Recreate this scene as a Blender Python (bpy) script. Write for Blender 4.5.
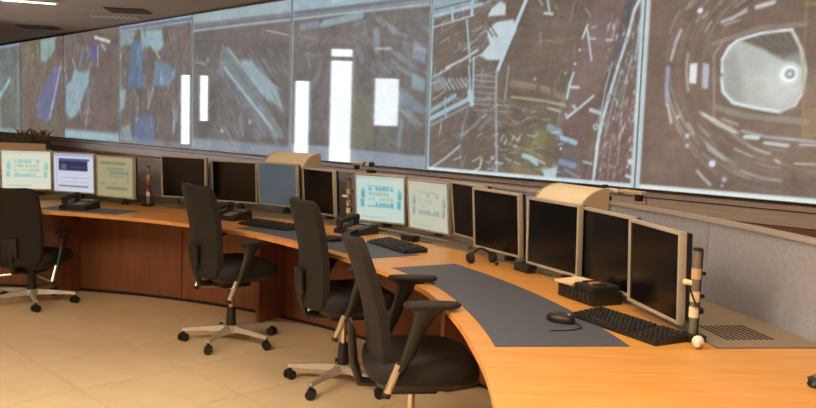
import bpy, bmesh, math, random
import numpy as np
from mathutils import Vector, Matrix

random.seed(7)
for o in list(bpy.data.objects):
    bpy.data.objects.remove(o)
SC = bpy.context.scene
COL = SC.collection
R = math.radians

# ------------------------------------------------------------------ camera
CAM_H, PITCH, ROLL, FPX = 1.45, R(5.5624), R(1.9), 800.0
fwd = Vector((0, math.cos(PITCH), -math.sin(PITCH)))
right = Vector((1, 0, 0))
up = right.cross(fwd)
r2 = right * math.cos(ROLL) + up * math.sin(ROLL)
u2 = -right * math.sin(ROLL) + up * math.cos(ROLL)
cam = bpy.data.cameras.new('camera')
cam.sensor_fit = 'HORIZONTAL'
cam.sensor_width = 36
cam.lens = FPX / 816 * 36
cam.clip_end = 100
cam.clip_start = 0.05
co = bpy.data.objects.new('camera', cam)
COL.objects.link(co)
M3 = Matrix((r2, u2, -fwd)).transposed()
co.matrix_world = Matrix.Translation((0, 0, CAM_H)) @ M3.to_4x4()
SC.camera = co

# ------------------------------------------------------------------ world, light levels, exposure
w = bpy.data.worlds.new('world')
SC.world = w
w.use_nodes = True
w.node_tree.nodes['Background'].inputs[0].default_value = (.75, .85, 1, 1)
w.node_tree.nodes['Background'].inputs[1].default_value = .35
SC.view_settings.view_transform = 'Standard'
SC.view_settings.look = 'None'
SC.view_settings.gamma = 1
SC.view_settings.use_curve_mapping = False
SC.view_settings.exposure = 0
LAMP_WARM = (1.0, .79, .54)
LAMP_STRENGTH = 25.0
LAMP_LEFT = 48.0
LAMP_FAR = 7.0
MIRROR_GLOW = 15.0

# ------------------------------------------------------------------ helpers
def lin(c):
    return tuple((v / 12.92 if v <= .04045 else ((v + .055) / 1.055) ** 2.4) for v in [x / 255 for x in c])

def tag(o, label=None, cat=None, group=None, kind=None):
    for k, v in (('label', label), ('category', cat), ('group', group), ('kind', kind)):
        if v:
            o[k] = v
    return o

def empty(name, loc=(0, 0, 0), rz=0):
    o = bpy.data.objects.new(name, None)
    o.empty_display_size = .1
    o.location = loc
    o.rotation_euler = (0, 0, rz)
    COL.objects.link(o)
    return o

def copy_tree(o, parent=None):
    c = o.copy()
    COL.objects.link(c)
    c.parent = parent
    for ch in list(o.children):
        copy_tree(ch, c)
    return c

class MB:
    def __init__(s):
        s.v, s.f, s.sm = [], [], []
    def add(s, vs, fs, smooth=False):
        k = len(s.v)
        s.v += [tuple(v) for v in vs]
        s.f += [tuple(i + k for i in f) for f in fs]
        s.sm += [smooth] * len(fs)
        return s
    def box(s, c, d, rot=None, taper=1.0, bev=0.0):
        hx, hy, hz = d[0] / 2, d[1] / 2, d[2] / 2
        if bev > 0:
            bm = bmesh.new()
            bmesh.ops.create_cube(bm, size=1)
            for v in bm.verts:
                t = taper if v.co.z > 0 else 1
                v.co = Vector((v.co.x * d[0] * t, v.co.y * d[1] * t, v.co.z * d[2]))
            bmesh.ops.bevel(bm, geom=bm.edges[:], offset=bev, segments=2, affect='EDGES', profile=.6)
            bm.verts.index_update()
            vs = [v.co.copy() for v in bm.verts]
            fs = [[v.index for v in f.verts] for f in bm.faces]
            bm.free()
        else:
            vs = [Vector((x * hx * (taper if z > 0 else 1), y * hy * (taper if z > 0 else 1), z * hz)) for z in (-1, 1) for x, y in ((-1, -1), (1, -1), (1, 1), (-1, 1))]
            fs = [(3, 2, 1, 0), (4, 5, 6, 7), (0, 1, 5, 4), (1, 2, 6, 5), (2, 3, 7, 6), (3, 0, 4, 7)]
        if rot is not None:
            vs = [rot @ v for v in vs]
        c = Vector(c)
        return s.add([v + c for v in vs], fs, bev > 0)
    def tube(s, pts, rad, n=10, cap=True):
        pts = [Vector(p) for p in pts]
        rs = rad if isinstance(rad, (list, tuple)) else [rad] * len(pts)
        vs, fs = [], []
        ref = None
        for i, p in enumerate(pts):
            d = (pts[min(i + 1, len(pts) - 1)] - pts[max(i - 1, 0)]).normalized()
            if ref is None:
                ref = Vector((0, 0, 1)) if abs(d.z) < .9 else Vector((1, 0, 0))
            a = d.cross(ref)
            if a.length < 1e-4:
                a = d.cross(Vector((0, 1, 0)))
            a.normalize()
            b = a.cross(d).normalized()
            ref = b
            for k in range(n):
                t = 2 * math.pi * k / n
                vs.append(p + (a * math.cos(t) + b * math.sin(t)) * rs[i])
        for i in range(len(pts) - 1):
            for k in range(n):
                q = (k + 1) % n
                fs.append((i * n + k, i * n + q, (i + 1) * n + q, (i + 1) * n + k))
        s.add(vs, fs, True)
        if cap:
            m = len(pts) - 1
            k0 = len(s.v) - len(vs)
            s.f += [tuple(k0 + k for k in range(n))[::-1], tuple(k0 + m * n + k for k in range(n))]
            s.sm += [False, False]
        return s
    def loft(s, rings, cap=True, smooth=True):
        n = len(rings[0])
        vs = [p for r_ in rings for p in r_]
        fs = [(i * n + k, i * n + (k + 1) % n, (i + 1) * n + (k + 1) % n, (i + 1) * n + k) for i in range(len(rings) - 1) for k in range(n)]
        k0 = len(s.v)
        s.add(vs, fs, smooth)
        if cap:
            s.f += [tuple(k0 + k for k in range(n))[::-1], tuple(k0 + (len(rings) - 1) * n + k for k in range(n))]
            s.sm += [False, False]
        return s
    def arc(s, ra, rb, z0, z1, a0, a1, n=None, c=None):
        """a curved slab about the room's centre: ra, rb radii (numbers or functions of the angle)"""
        c = c or CEN
        fa = ra if callable(ra) else (lambda t: ra)
        fb = rb if callable(rb) else (lambda t: rb)
        n = n or max(2, int(abs(a1 - a0) / 1.5))
        rings = []
        for i in range(n + 1):
            t = a0 + (a1 - a0) * i / n
            cs, sn = math.cos(R(t)), math.sin(R(t))
            A, B = fa(t), fb(t)
            rings.append([(c[0] + A * cs, c[1] + A * sn, z0), (c[0] + B * cs, c[1] + B * sn, z0), (c[0] + B * cs, c[1] + B * sn, z1), (c[0] + A * cs, c[1] + A * sn, z1)])
        return s.loft(rings, True, False)
    def build(s, name, mat, parent=None, loc=None, rz=None):
        me = bpy.data.meshes.new(name)
        me.from_pydata(s.v, [], s.f)
        me.polygons.foreach_set('use_smooth', s.sm)
        bm = bmesh.new()
        bm.from_mesh(me)
        bmesh.ops.recalc_face_normals(bm, faces=bm.faces)
        bm.to_mesh(me)
        bm.free()
        if any(s.sm):
            try:
                me.set_sharp_from_angle(angle=R(42))
            except Exception:
                pass
        me.materials.append(M[mat] if isinstance(mat, str) else mat)
        o = bpy.data.objects.new(name, me)
        COL.objects.link(o)
        if parent:
            o.parent = parent
        if loc is not None:
            o.location = loc
        if rz is not None:
            o.rotation_euler = (0, 0, rz)
        return o

CEN = (-3.43, 2.07)
def pol(r_, a, z=0):
    return Vector((CEN[0] + r_ * math.cos(R(a)), CEN[1] + r_ * math.sin(R(a)), z))

# ------------------------------------------------------------------ materials
M = {}
def mat(name, rgb, rough=.5, metal=0, var=0, scale=8, stretch=(1, 1, 1), bump=0, spec=.5, rgb2=None, coat=0, detail=4, aniso_noise=None):
    m = bpy.data.materials.new(name)
    m.use_nodes = True
    nt = m.node_tree
    b = nt.nodes['Principled BSDF']
    c = lin(rgb)
    b.inputs['Base Color'].default_value = (*c, 1)
    b.inputs['Roughness'].default_value = rough
    b.inputs['Metallic'].default_value = metal
    b.inputs['Specular IOR Level'].default_value = spec
    if coat:
        b.inputs['Coat Weight'].default_value = coat
        b.inputs['Coat Roughness'].default_value = .15
    if var or rgb2 or bump:
        tc = nt.nodes.new('ShaderNodeTexCoord')
        mp = nt.nodes.new('ShaderNodeMapping')
        mp.inputs['Scale'].default_value = stretch
        nz = nt.nodes.new('ShaderNodeTexNoise')
        nz.inputs['Scale'].default_value = scale
        nz.inputs['Detail'].default_value = detail
        nt.links.new(tc.outputs['Object'], mp.inputs[0])
        nt.links.new(mp.outputs[0], nz.inputs['Vector'])
        cr = nt.nodes.new('ShaderNodeValToRGB')
        c2 = lin(rgb2) if rgb2 else tuple(v * (1 - var) for v in c)
        c3 = c if rgb2 else tuple(min(1, v * (1 + var)) for v in c)
        cr.color_ramp.elements[0].position = .32
        cr.color_ramp.elements[1].position = .68
        cr.color_ramp.elements[0].color = (*c2, 1)
        cr.color_ramp.elements[1].color = (*c3, 1)
        nt.links.new(nz.outputs['Fac'], cr.inputs[0])
        if var or rgb2:
            nt.links.new(cr.outputs[0], b.inputs['Base Color'])
        if bump:
            bp = nt.nodes.new('ShaderNodeBump')
            bp.inputs['Strength'].default_value = bump
            bp.inputs['Distance'].default_value = .004
            nt.links.new(nz.outputs['Fac'], bp.inputs['Height'])
            nt.links.new(bp.outputs[0], b.inputs['Normal'])
    M[name] = m
    return m

def emit(name, rgb, strength):
    m = bpy.data.materials.new(name)
    m.use_nodes = True
    b = m.node_tree.nodes['Principled BSDF']
    b.inputs['Base Color'].default_value = (.8, .8, .8, 1)
    b.inputs['Emission Color'].default_value = (*rgb, 1)
    b.inputs['Emission Strength'].default_value = strength
    M[name] = m
    return m

mat('floor_tile', (228, 208, 174), .38, var=.05, scale=5, spec=.4)
mat('grout', (172, 148, 118), .9)
mat('ceiling_paint', (158, 132, 112), .9, var=.04, scale=2)
mat('wall_veneer', (172, 156, 150), .55, var=.1, scale=3, stretch=(1, 1, 14))
mat('wall_brown', (150, 128, 112), .6, var=.08, scale=3, stretch=(1, 1, 10))
mat('wall_wood', (150, 84, 46), .45, var=.15, scale=4, stretch=(2, 2, 16))
mat('plaster', (205, 196, 184), .9, var=.03, scale=2)
mat('desk_wood', (220, 162, 86), .38, rgb2=(208, 145, 72), scale=3.2, stretch=(1.2, 9, 1), spec=.4, coat=.15)
mat('desk_edge', (214, 152, 90), .4, var=.08, scale=6)
mat('panel_wood', (128, 82, 54), .45, rgb2=(114, 70, 46), scale=3, stretch=(5, 5, .7), spec=.4)
mat('inlay', (74, 79, 96), .55, var=.05, scale=30)
mat('partition_fabric', (158, 160, 174), .9, var=.06, scale=60, bump=.2)
mat('partition_cap', (172, 164, 156), .45)
mat('duct', (138, 122, 104), .5, var=.04, scale=12)
mat('slot_dark', (34, 28, 24), .8)
mat('silver', (186, 178, 168), .35, metal=.25)
mat('bezel_silver', (176, 168, 158), .4)
mat('chrome', (214, 205, 190), .22, metal=.9)
mat('rail', (128, 124, 112), .4, metal=.3)
mat('black_plastic', (26, 23, 22), .45)
mat('black_soft', (30, 27, 27), .7, var=.1, scale=40)
mat('chair_fabric', (27, 22, 21), .85, var=.14, scale=90, bump=.25)
mat('chair_seat', (24, 22, 25), .8, var=.12, scale=70, bump=.25)
mat('caster_rubber', (24, 22, 21), .5)
mat('dark_screen', (13, 11, 11), .22, spec=.35)
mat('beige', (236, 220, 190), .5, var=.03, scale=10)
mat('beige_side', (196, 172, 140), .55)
mat('paper', (232, 208, 168), .7)
mat('white_plastic', (232, 224, 206), .4)
mat('key', (40, 37, 35), .5)
mat('key_light', (150, 140, 130), .5)
mat('amber', (190, 120, 70), .5)
mat('red_plastic', (150, 62, 48), .45)
mat('twig', (112, 82, 52), .8, var=.25, scale=20)
mat('vent_dark', (82, 66, 56), .7)
mat('screen_frame', (178, 196, 204), .4)
mat('lamp_frame', (230, 226, 218), .5)
emit('window_light', (.86, .94, 1.0), MIRROR_GLOW)  # glow of the added left wall panes that the video wall mirrors
emit('lamp_diffuser', LAMP_WARM, LAMP_STRENGTH)
emit('lamp_left', LAMP_WARM, LAMP_LEFT)
emit('lamp_far', LAMP_WARM, LAMP_FAR)
emit('strip_light', (1, .92, .8), 2.2)

def screen_material(name, gloss=.05, strength=1.0, spec=.5):
    m = bpy.data.materials.new(name)
    m.use_nodes = True
    nt = m.node_tree
    b = nt.nodes['Principled BSDF']
    b.inputs['Base Color'].default_value = (.012, .012, .012, 1)
    b.inputs['Roughness'].default_value = gloss
    b.inputs['Specular IOR Level'].default_value = spec
    at = nt.nodes.new('ShaderNodeAttribute')
    at.attribute_name = 'picture'
    nt.links.new(at.outputs['Color'], b.inputs['Emission Color'])
    b.inputs['Emission Strength'].default_value = strength
    M[name] = m
screen_material('wall_picture', .04)
screen_material('desk_picture', .2, .85)

# ------------------------------------------------------------------ flat print: pictures shown on the screens
def clutter(zones, seed):
    """fine detail of a picture: many short strokes per zone (u0, v0, u1, v1, angle, spread, length, width, colours, count, alpha)"""
    rg = random.Random(seed)
    st = []
    for u0, v0, u1, v1, an, spr, ln, wd, cols, n, al in zones:
        for _ in range(n):
            u, v = rg.uniform(u0, u1), rg.uniform(v0, v1)
            a = math.radians(an + rg.uniform(-spr, spr))
            l = ln * rg.uniform(.4, 1.3)
            st.append(('l', [(u, v), (u + l * math.cos(a), v + l * math.sin(a))], rg.choice(cols), al * rg.uniform(.5, 1), wd * rg.uniform(.5, 1.4)))
    return st

def paint(strokes, nx, ny, aspect, base=(112, 102, 96), soften=0, mottle=0):
    """colours at (nx+1)*(ny+1) points of a screen; strokes in the screen's own 0..1 frame"""
    X, Y = np.meshgrid(np.linspace(0, 1, nx + 1) * aspect, np.linspace(0, 1, ny + 1))
    img = np.empty((ny + 1, nx + 1, 3))
    img[:] = base
    px = 1.0 / ny
    for kind, pts, col, al, wd in strokes:
        P_ = [(a * aspect, b) for a, b in pts]
        pad = wd + 2 * px
        x0, x1 = min(p[0] for p in P_) - pad, max(p[0] for p in P_) + pad
        y0, y1 = min(p[1] for p in P_) - pad, max(p[1] for p in P_) + pad
        i0, i1 = max(0, int(x0 / aspect * nx)), min(nx, int(x1 / aspect * nx) + 1)
        j0, j1 = max(0, int(y0 * ny)), min(ny, int(y1 * ny) + 1)
        if i1 < i0 or j1 < j0:
            continue
        x, y = X[j0:j1 + 1, i0:i1 + 1], Y[j0:j1 + 1, i0:i1 + 1]
        d = np.full(x.shape, 1e9)
        ring = P_ + [P_[0]] if kind == 'p' else P_
        for (ax, ay), (bx, by) in zip(ring[:-1], ring[1:]):
            ex, ey = bx - ax, by - ay
            t = np.clip(((x - ax) * ex + (y - ay) * ey) / (ex * ex + ey * ey + 1e-12), 0, 1)
            d = np.minimum(d, np.hypot(x - ax - t * ex, y - ay - t * ey))
        if kind == 'p':
            ins = np.zeros(x.shape, bool)
            for (ax, ay), (bx, by) in zip(ring[:-1], ring[1:]):
                if ay == by:
                    continue
                ins ^= ((ay > y) != (by > y)) & (x < (bx - ax) * (y - ay) / (by - ay) + ax)
            sd = np.where(ins, -d, d)
            k = np.clip(.5 - sd / max(wd, px), 0, 1)
        else:
            k = np.clip((wd / 2 - d) / px + .5, 0, 1) * min(1, wd / px + .25)
        k = (k * al)[..., None]
        reg = img[j0:j1 + 1, i0:i1 + 1]
        reg[:] = reg * (1 - k) + np.array(col, float) * k
    if mottle:
        rng = np.random.default_rng(nx * 7 + ny)
        for cells in (7, 16, 36):
            gr = rng.normal(0, 1, (cells + 1, cells + 1))
            xi, yi = np.linspace(0, cells - 1e-6, nx + 1), np.linspace(0, cells - 1e-6, ny + 1)
            x0, y0 = xi.astype(int), yi.astype(int)
            fx, fy = (xi - x0)[None, :], (yi - y0)[:, None]
            v = (gr[y0][:, x0] * (1 - fx) + gr[y0][:, x0 + 1] * fx) * (1 - fy) + (gr[y0 + 1][:, x0] * (1 - fx) + gr[y0 + 1][:, x0 + 1] * fx) * fy
            img += (v * mottle)[..., None] * np.array((1, .95, .95))
    for _ in range(soften):
        q = np.pad(img, ((1, 1), (1, 1), (0, 0)), 'edge')
        img = (q[1:-1, 1:-1] * 4 + q[:-2, 1:-1] + q[2:, 1:-1] + q[1:-1, :-2] + q[1:-1, 2:]) / 8
    return img

def picture_mesh(name, img, wid, hgt, material, speckle=0, seed=0):
    """flat grid in local XZ, x from 0..wid, z from 0..hgt, facing -Y"""
    ny, nx = img.shape[0] - 1, img.shape[1] - 1
    rng = np.random.default_rng(seed)
    g = img.copy()
    if speckle:
        g += rng.normal(0, speckle, g.shape[:2] + (1,)) + rng.normal(0, speckle * .4, g.shape)
    g = np.clip(g, 0, 255) / 255
    g = np.where(g <= .04045, g / 12.92, ((g + .055) / 1.055) ** 2.4)
    xs, zs = np.meshgrid(np.linspace(0, wid, nx + 1), np.linspace(0, hgt, ny + 1))
    co_ = np.stack([xs, np.zeros_like(xs), zs], -1).reshape(-1, 3)
    idx = np.arange((nx + 1) * (ny + 1)).reshape(ny + 1, nx + 1)
    q = np.stack([idx[:-1, :-1], idx[:-1, 1:], idx[1:, 1:], idx[1:, :-1]], -1).reshape(-1, 4)
    me = bpy.data.meshes.new(name)
    me.vertices.add(len(co_))
    me.vertices.foreach_set('co', co_.ravel())
    me.loops.add(q.size)
    me.loops.foreach_set('vertex_index', q.ravel().astype(np.int32))
    me.polygons.add(len(q))
    me.polygons.foreach_set('loop_start', np.arange(0, q.size, 4, dtype=np.int32))
    me.polygons.foreach_set('loop_total', np.full(len(q), 4, dtype=np.int32))
    me.update(calc_edges=True)
    at = me.color_attributes.new('picture', 'FLOAT_COLOR', 'POINT')
    at.data.foreach_set('color', np.concatenate([g.reshape(-1, 3), np.ones((len(co_), 1))], 1).ravel())
    me.materials.append(M[material])
    o = bpy.data.objects.new(name, me)
    COL.objects.link(o)
    return o

PICT = {0: [('p', [(-0.0234, 0.7731), (0.1766, 0.8641), (0.9675, 0.8348), (1.025, -0.0079), (0.0187, -0.0057)], (122, 104, 93), 1, 0.0049),
 ('l', [(0.4116, 0.8965), (0.3763, 0.8964), (0.3412, 0.8916), (0.3066, 0.8821), (0.2731, 0.8678), (0.241, 0.8487), (0.2107, 0.8249), (0.1828, 0.7966), (0.1577, 0.7639), (0.1357, 0.7274), (0.1172, 0.6872), (0.1026, 0.644), (0.092, 0.5983), (0.0858, 0.5506), (0.0841, 0.5017), (0.0868, 0.4522), (0.094, 0.4028), (0.1056, 0.3543), (0.1213, 0.3073), (0.141, 0.2625), (0.1642, 0.2204), (0.1906, 0.1817), (0.2199, 0.1467), (0.2514, 0.1158), (0.2849, 0.0894), (0.3197, 0.0677), (0.3555, 0.0507), (0.3918, 0.0386), (0.4281, 0.0313), (0.464, 0.0288)], (140, 124, 112), 0.5, 0.012),
 ('l', [(0.417, 0.8546), (0.3852, 0.854), (0.3537, 0.8493), (0.3227, 0.8403), (0.2927, 0.827), (0.2641, 0.8095), (0.2372, 0.7878), (0.2124, 0.7621), (0.1901, 0.7326), (0.1706, 0.6997), (0.1543, 0.6637), (0.1414, 0.6249), (0.1322, 0.584), (0.1267, 0.5414), (0.1252, 0.4977), (0.1277, 0.4535), (0.1341, 0.4094), (0.1444, 0.3661), (0.1583, 0.3241), (0.1757, 0.284), (0.1963, 0.2463), (0.2198, 0.2115), (0.2458, 0.1799), (0.2739, 0.152), (0.3037, 0.128), (0.3348, 0.1082), (0.3669, 0.0925), (0.3994, 0.0812), (0.432, 0.0742), (0.4643, 0.0715)], (140, 124, 112), 0.35, 0.0197),
 ('l', [(0.4225, 0.8127), (0.3942, 0.8118), (0.3662, 0.8072), (0.3387, 0.7988), (0.3122, 0.7866), (0.2869, 0.7707), (0.2632, 0.7512), (0.2415, 0.7282), (0.2219, 0.7019), (0.2049, 0.6725), (0.1906, 0.6405), (0.1794, 0.6062), (0.1714, 0.57), (0.1667, 0.5324), (0.1654, 0.4938), (0.1676, 0.4548), (0.1733, 0.4159), (0.1823, 0.3776), (0.1945, 0.3405), (0.2098, 0.305), (0.2278, 0.2716), (0.2484, 0.2407), (0.2712, 0.2126), (0.296, 0.1876), (0.3223, 0.1661), (0.3497, 0.1482), (0.3781, 0.134), (0.4069, 0.1235), (0.4359, 0.117), (0.4647, 0.1142)], (140, 124, 112), 0.5, 0.0078),
 ('l', [(0.4279, 0.7708), (0.4031, 0.7697), (0.3786, 0.7653), (0.3546, 0.7576), (0.3315, 0.7467), (0.3095, 0.7325), (0.289, 0.7151), (0.2701, 0.6948), (0.2532, 0.6716), (0.2385, 0.6459), (0.2263, 0.6179), (0.2166, 0.5879), (0.2098, 0.5563), (0.2058, 0.5235), (0.2047, 0.49), (0.2067, 0.456), (0.2115, 0.4222), (0.2193, 0.3889), (0.2299, 0.3566), (0.2431, 0.3256), (0.2587, 0.2964), (0.2765, 0.2693), (0.2963, 0.2447), (0.3177, 0.2227), (0.3406, 0.2037), (0.3645, 0.1877), (0.3892, 0.175), (0.4144, 0.1656), (0.4398, 0.1594), (0.465, 0.1567)], (140, 124, 112), 0.35, 0.0154),
 ('l', [(0.365, 0.7652), (0.3558, 0.7621), (0.3466, 0.7584), (0.3376, 0.7543), (0.3288, 0.7498), (0.3201, 0.7447)], (165, 160, 156), 0.35891772941288314, 0.0034),
 ('l', [(0.21, 0.7168), (0.196, 0.6946), (0.1835, 0.6707), (0.1727, 0.6452), (0.1638, 0.6185), (0.1567, 0.5906)], (150, 140, 132), 0.5915060036786661, 0.0045),
 ('l', [(0.3139, 0.7496), (0.3093, 0.7466), (0.3048, 0.7435), (0.3003, 0.7402), (0.2958, 0.7368), (0.2914, 0.7332)], (165, 160, 156), 0.361537856780097, 0.0085),
 ('l', [(0.2165, 0.7527), (0.2096, 0.7443), (0.203, 0.7356), (0.1966, 0.7266), (0.1905, 0.7173), (0.1846, 0.7077)], (165, 160, 156), 0.6321390210859086, 0.0049),
 ('l', [(0.308, 0.1174), (0.3297, 0.1041), (0.3519, 0.0928), (0.3743, 0.0835), (0.3968, 0.0763), (0.4195, 0.071)], (150, 140, 132), 0.5018311139364962, 0.008),
 ('l', [(0.2539, 0.7252), (0.248, 0.7185), (0.2423, 0.7115), (0.2368, 0.7042), (0.2314, 0.6967), (0.2263, 0.689)], (104, 88, 80), 0.7705647637549586, 0.0036),
 ('l', [(0.0983, 0.4351), (0.1005, 0.4198), (0.1033, 0.4045), (0.1064, 0.3894), (0.11, 0.3744), (0.1141, 0.3594)], (104, 88, 80), 0.7470427579454555, 0.0068),
 ('l', [(0.0968, 0.4893), (0.0977, 0.4708), (0.0992, 0.4523), (0.1014, 0.4337), (0.1043, 0.4153), (0.1078, 0.3969)], (185, 188, 190), 0.5531175771548917, 0.005),
 ('l', [(0.266, 0.6966), (0.2549, 0.6823), (0.2447, 0.6669), (0.2355, 0.6505), (0.2271, 0.6332), (0.2198, 0.6151)], (150, 140, 132), 0.6318578354929565, 0.0033),
 ('l', [(0.4485, 0.136), (0.4555, 0.1353), (0.4625, 0.1349), (0.4695, 0.1347), (0.4764, 0.1347), (0.4833, 0.1349)], (140, 120, 106), 0.6357585976622943, 0.0082),
 ('l', [(0.2916, 0.771), (0.2816, 0.7639), (0.272, 0.7562), (0.2626, 0.7479), (0.2536, 0.7391), (0.2449, 0.7297)], (185, 188, 190), 0.6013380426125264, 0.0049),
 ('l', [(0.3278, 0.8812), (0.3219, 0.8796), (0.3159, 0.8778), (0.31, 0.8759), (0.3041, 0.8738), (0.2982, 0.8716)], (165, 160, 156), 0.6119902091245684, 0.0046),
 ('l', [(0.3097, 0.8675), (0.2864, 0.858), (0.2637, 0.8462), (0.2419, 0.832), (0.221, 0.8156), (0.2012, 0.7969)], (104, 88, 80), 0.36926503450190884, 0.0057),
 ('l', [(0.3486, 0.1011), (0.3721, 0.0909), (0.3958, 0.0829), (0.4196, 0.0772), (0.4433, 0.0737), (0.4668, 0.0725)], (205, 212, 215), 0.497204971746984, 0.0069),
 ('l', [(0.2242, 0.6627), (0.2208, 0.6562), (0.2176, 0.6495), (0.2144, 0.6427), (0.2114, 0.6358), (0.2086, 0.6288)], (205, 212, 215), 0.7744887653088417, 0.0055),
 ('l', [(0.2851, 0.1589), (0.2942, 0.1515), (0.3034, 0.1443), (0.3128, 0.1376), (0.3223, 0.1313), (0.3319, 0.1254)], (165, 160, 156), 0.48139789969769814, 0.0084),
 ('l', [(0.1703, 0.6506), (0.1649, 0.6357), (0.1601, 0.6205), (0.1558, 0.6048), (0.1521, 0.5889), (0.1491, 0.5726)], (104, 88, 80), 0.5132259201164049, 0.008),
 ('l', [(0.3663, 0.7758), (0.3477, 0.7696), (0.3296, 0.7614), (0.3121, 0.7514), (0.2954, 0.7396), (0.2795, 0.726)], (140, 120, 106), 0.40112820473836946, 0.0083),
 ('l', [(0.29, 0.2907), (0.2987, 0.2789), (0.3079, 0.2678), (0.3174, 0.2572), (0.3274, 0.2473), (0.3376, 0.2381)], (165, 160, 156), 0.5958035198658737, 0.0067),
 ('l', [(0.188, 0.6926), (0.1853, 0.6875), (0.1826, 0.6823), (0.18, 0.677), (0.1775, 0.6717), (0.175, 0.6663)], (185, 188, 190), 0.7986075895592164, 0.0049),
 ('l', [(0.2589, 0.7956), (0.252, 0.7902), (0.2452, 0.7845), (0.2385, 0.7785), (0.232, 0.7722), (0.2256, 0.7657)], (140, 120, 106), 0.36659113316668324, 0.0055),
 ('l', [(0.2502, 0.7301), (0.2363, 0.7135), (0.2234, 0.6955), (0.2117, 0.676), (0.2013, 0.6553), (0.1922, 0.6335)], (165, 160, 156), 0.36424266075017064, 0.0061),
 ('l', [(0.273, 0.7103), (0.2679, 0.7047), (0.2629, 0.6989), (0.2581, 0.6929), (0.2535, 0.6867), (0.249, 0.6803)], (165, 160, 156), 0.4677592591476872, 0.0055),
 ('l', [(0.3653, 0.1655), (0.3741, 0.1611), (0.3829, 0.157), (0.3918, 0.1534), (0.4007, 0.1501), (0.4097, 0.1472)], (150, 140, 132), 0.5313329296800482, 0.0088),
 ('l', [(0.1325, 0.2901), (0.1452, 0.2632), (0.1593, 0.2373), (0.1747, 0.2126), (0.1912, 0.1892), (0.2088, 0.1672)], (205, 212, 215), 0.5243627104297941, 0.0034),
 ('l', [(0.3914, 0.1339), (0.4054, 0.1293), (0.4195, 0.1255), (0.4335, 0.1227), (0.4476, 0.1207), (0.4615, 0.1196)], (165, 160, 156), 0.6456090499613663, 0.0049),
 ('l', [(0.1419, 0.3122), (0.1536, 0.2854), (0.1666, 0.2595), (0.181, 0.2348), (0.1966, 0.2113), (0.2133, 0.1891)], (185, 188, 190), 0.71062877445431, 0.0045),
 ('l', [(0.1475, 0.7), (0.1409, 0.6857), (0.1349, 0.6711), (0.1293, 0.656), (0.1243, 0.6406), (0.1198, 0.6248)], (140, 120, 106), 0.7869897248300644, 0.0036),
 ('l', [(0.1319, 0.2666), (0.1355, 0.2594), (0.1391, 0.2523), (0.1429, 0.2452), (0.1467, 0.2383), (0.1507, 0.2314)], (185, 188, 190), 0.7858407335076385, 0.004),
 ('l', [(0.3783, 0.8471), (0.3708, 0.8461), (0.3633, 0.8449), (0.3558, 0.8435), (0.3484, 0.8418), (0.341, 0.8398)], (205, 212, 215), 0.5624824716592025, 0.0056),
 ('l', [(0.33, 0.7452), (0.3185, 0.7384), (0.3074, 0.7307), (0.2967, 0.7221), (0.2864, 0.7128), (0.2765, 0.7027)], (104, 88, 80), 0.7144425540893988, 0.0036),
 ('l', [(0.3264, 0.0957), (0.3422, 0.0874), (0.3582, 0.0801), (0.3744, 0.0739), (0.3906, 0.0686), (0.4068, 0.0644)], (165, 160, 156), 0.6237250704228088, 0.0039),
 ('l', [(0.1093, 0.4158), (0.1151, 0.3872), (0.1225, 0.359), (0.1313, 0.3314), (0.1417, 0.3045), (0.1534, 0.2784)], (185, 188, 190), 0.385545116777587, 0.0059),
 ('l', [(0.3292, 0.8417), (0.3144, 0.8363), (0.2999, 0.83), (0.2856, 0.8227), (0.2717, 0.8144), (0.2581, 0.8052)], (104, 88, 80), 0.41244277148410163, 0.0066),
 ('l', [(0.2735, 0.232), (0.2839, 0.2204), (0.2947, 0.2094), (0.3058, 0.1991), (0.3173, 0.1895), (0.329, 0.1806)], (150, 140, 132), 0.5061106795251568, 0.0048),
 ('l', [(0.4257, 0.188), (0.4355, 0.1857), (0.4452, 0.1838), (0.455, 0.1825), (0.4647, 0.1817), (0.4744, 0.1815)], (165, 160, 156), 0.4900262182569785, 0.0074),
 ('l', [(0.3659, 0.7386), (0.3545, 0.7339), (0.3433, 0.7285), (0.3325, 0.7222), (0.3219, 0.7151), (0.3117, 0.7073)], (104, 88, 80), 0.5452789629783612, 0.0059),
 ('l', [(0.2267, 0.1583), (0.232, 0.1527), (0.2374, 0.1473), (0.2428, 0.142), (0.2483, 0.1368), (0.2538, 0.1317)], (165, 160, 156), 0.7683873767137445, 0.007),
 ('l', [(0.3387, 0.8029), (0.3255, 0.7977), (0.3126, 0.7916), (0.3, 0.7846), (0.2877, 0.7768), (0.2757, 0.7681)], (104, 88, 80), 0.429357923701602, 0.0081),
 ('l', [(0.3643, 0.1239), (0.3816, 0.1166), (0.399, 0.1107), (0.4165, 0.106), (0.4339, 0.1026), (0.4513, 0.1006)], (150, 140, 132), 0.4044287819059701, 0.0067),
 ('l', [(0.311, 0.2524), (0.3213, 0.242), (0.3319, 0.2323), (0.3429, 0.2233), (0.3541, 0.2151), (0.3656, 0.2076)], (185, 188, 190), 0.4604485305773436, 0.0034),
 ('l', [(0.1313, 0.6845), (0.1219, 0.66), (0.1139, 0.6344), (0.1073, 0.608), (0.1023, 0.5808), (0.0988, 0.553)], (205, 212, 215), 0.3738137299142084, 0.0032),
 ('l', [(0.0904, 0.4395), (0.0957, 0.4058), (0.1031, 0.3725), (0.1126, 0.3397), (0.124, 0.3078), (0.1372, 0.277)], (185, 188, 190), 0.7403867395818046, 0.0051),
 ('l', [(0.1307, 0.3503), (0.1366, 0.3324), (0.1432, 0.3148), (0.1504, 0.2976), (0.1582, 0.2807), (0.1665, 0.2643)], (165, 160, 156), 0.6186896489037632, 0.0047),
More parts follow.
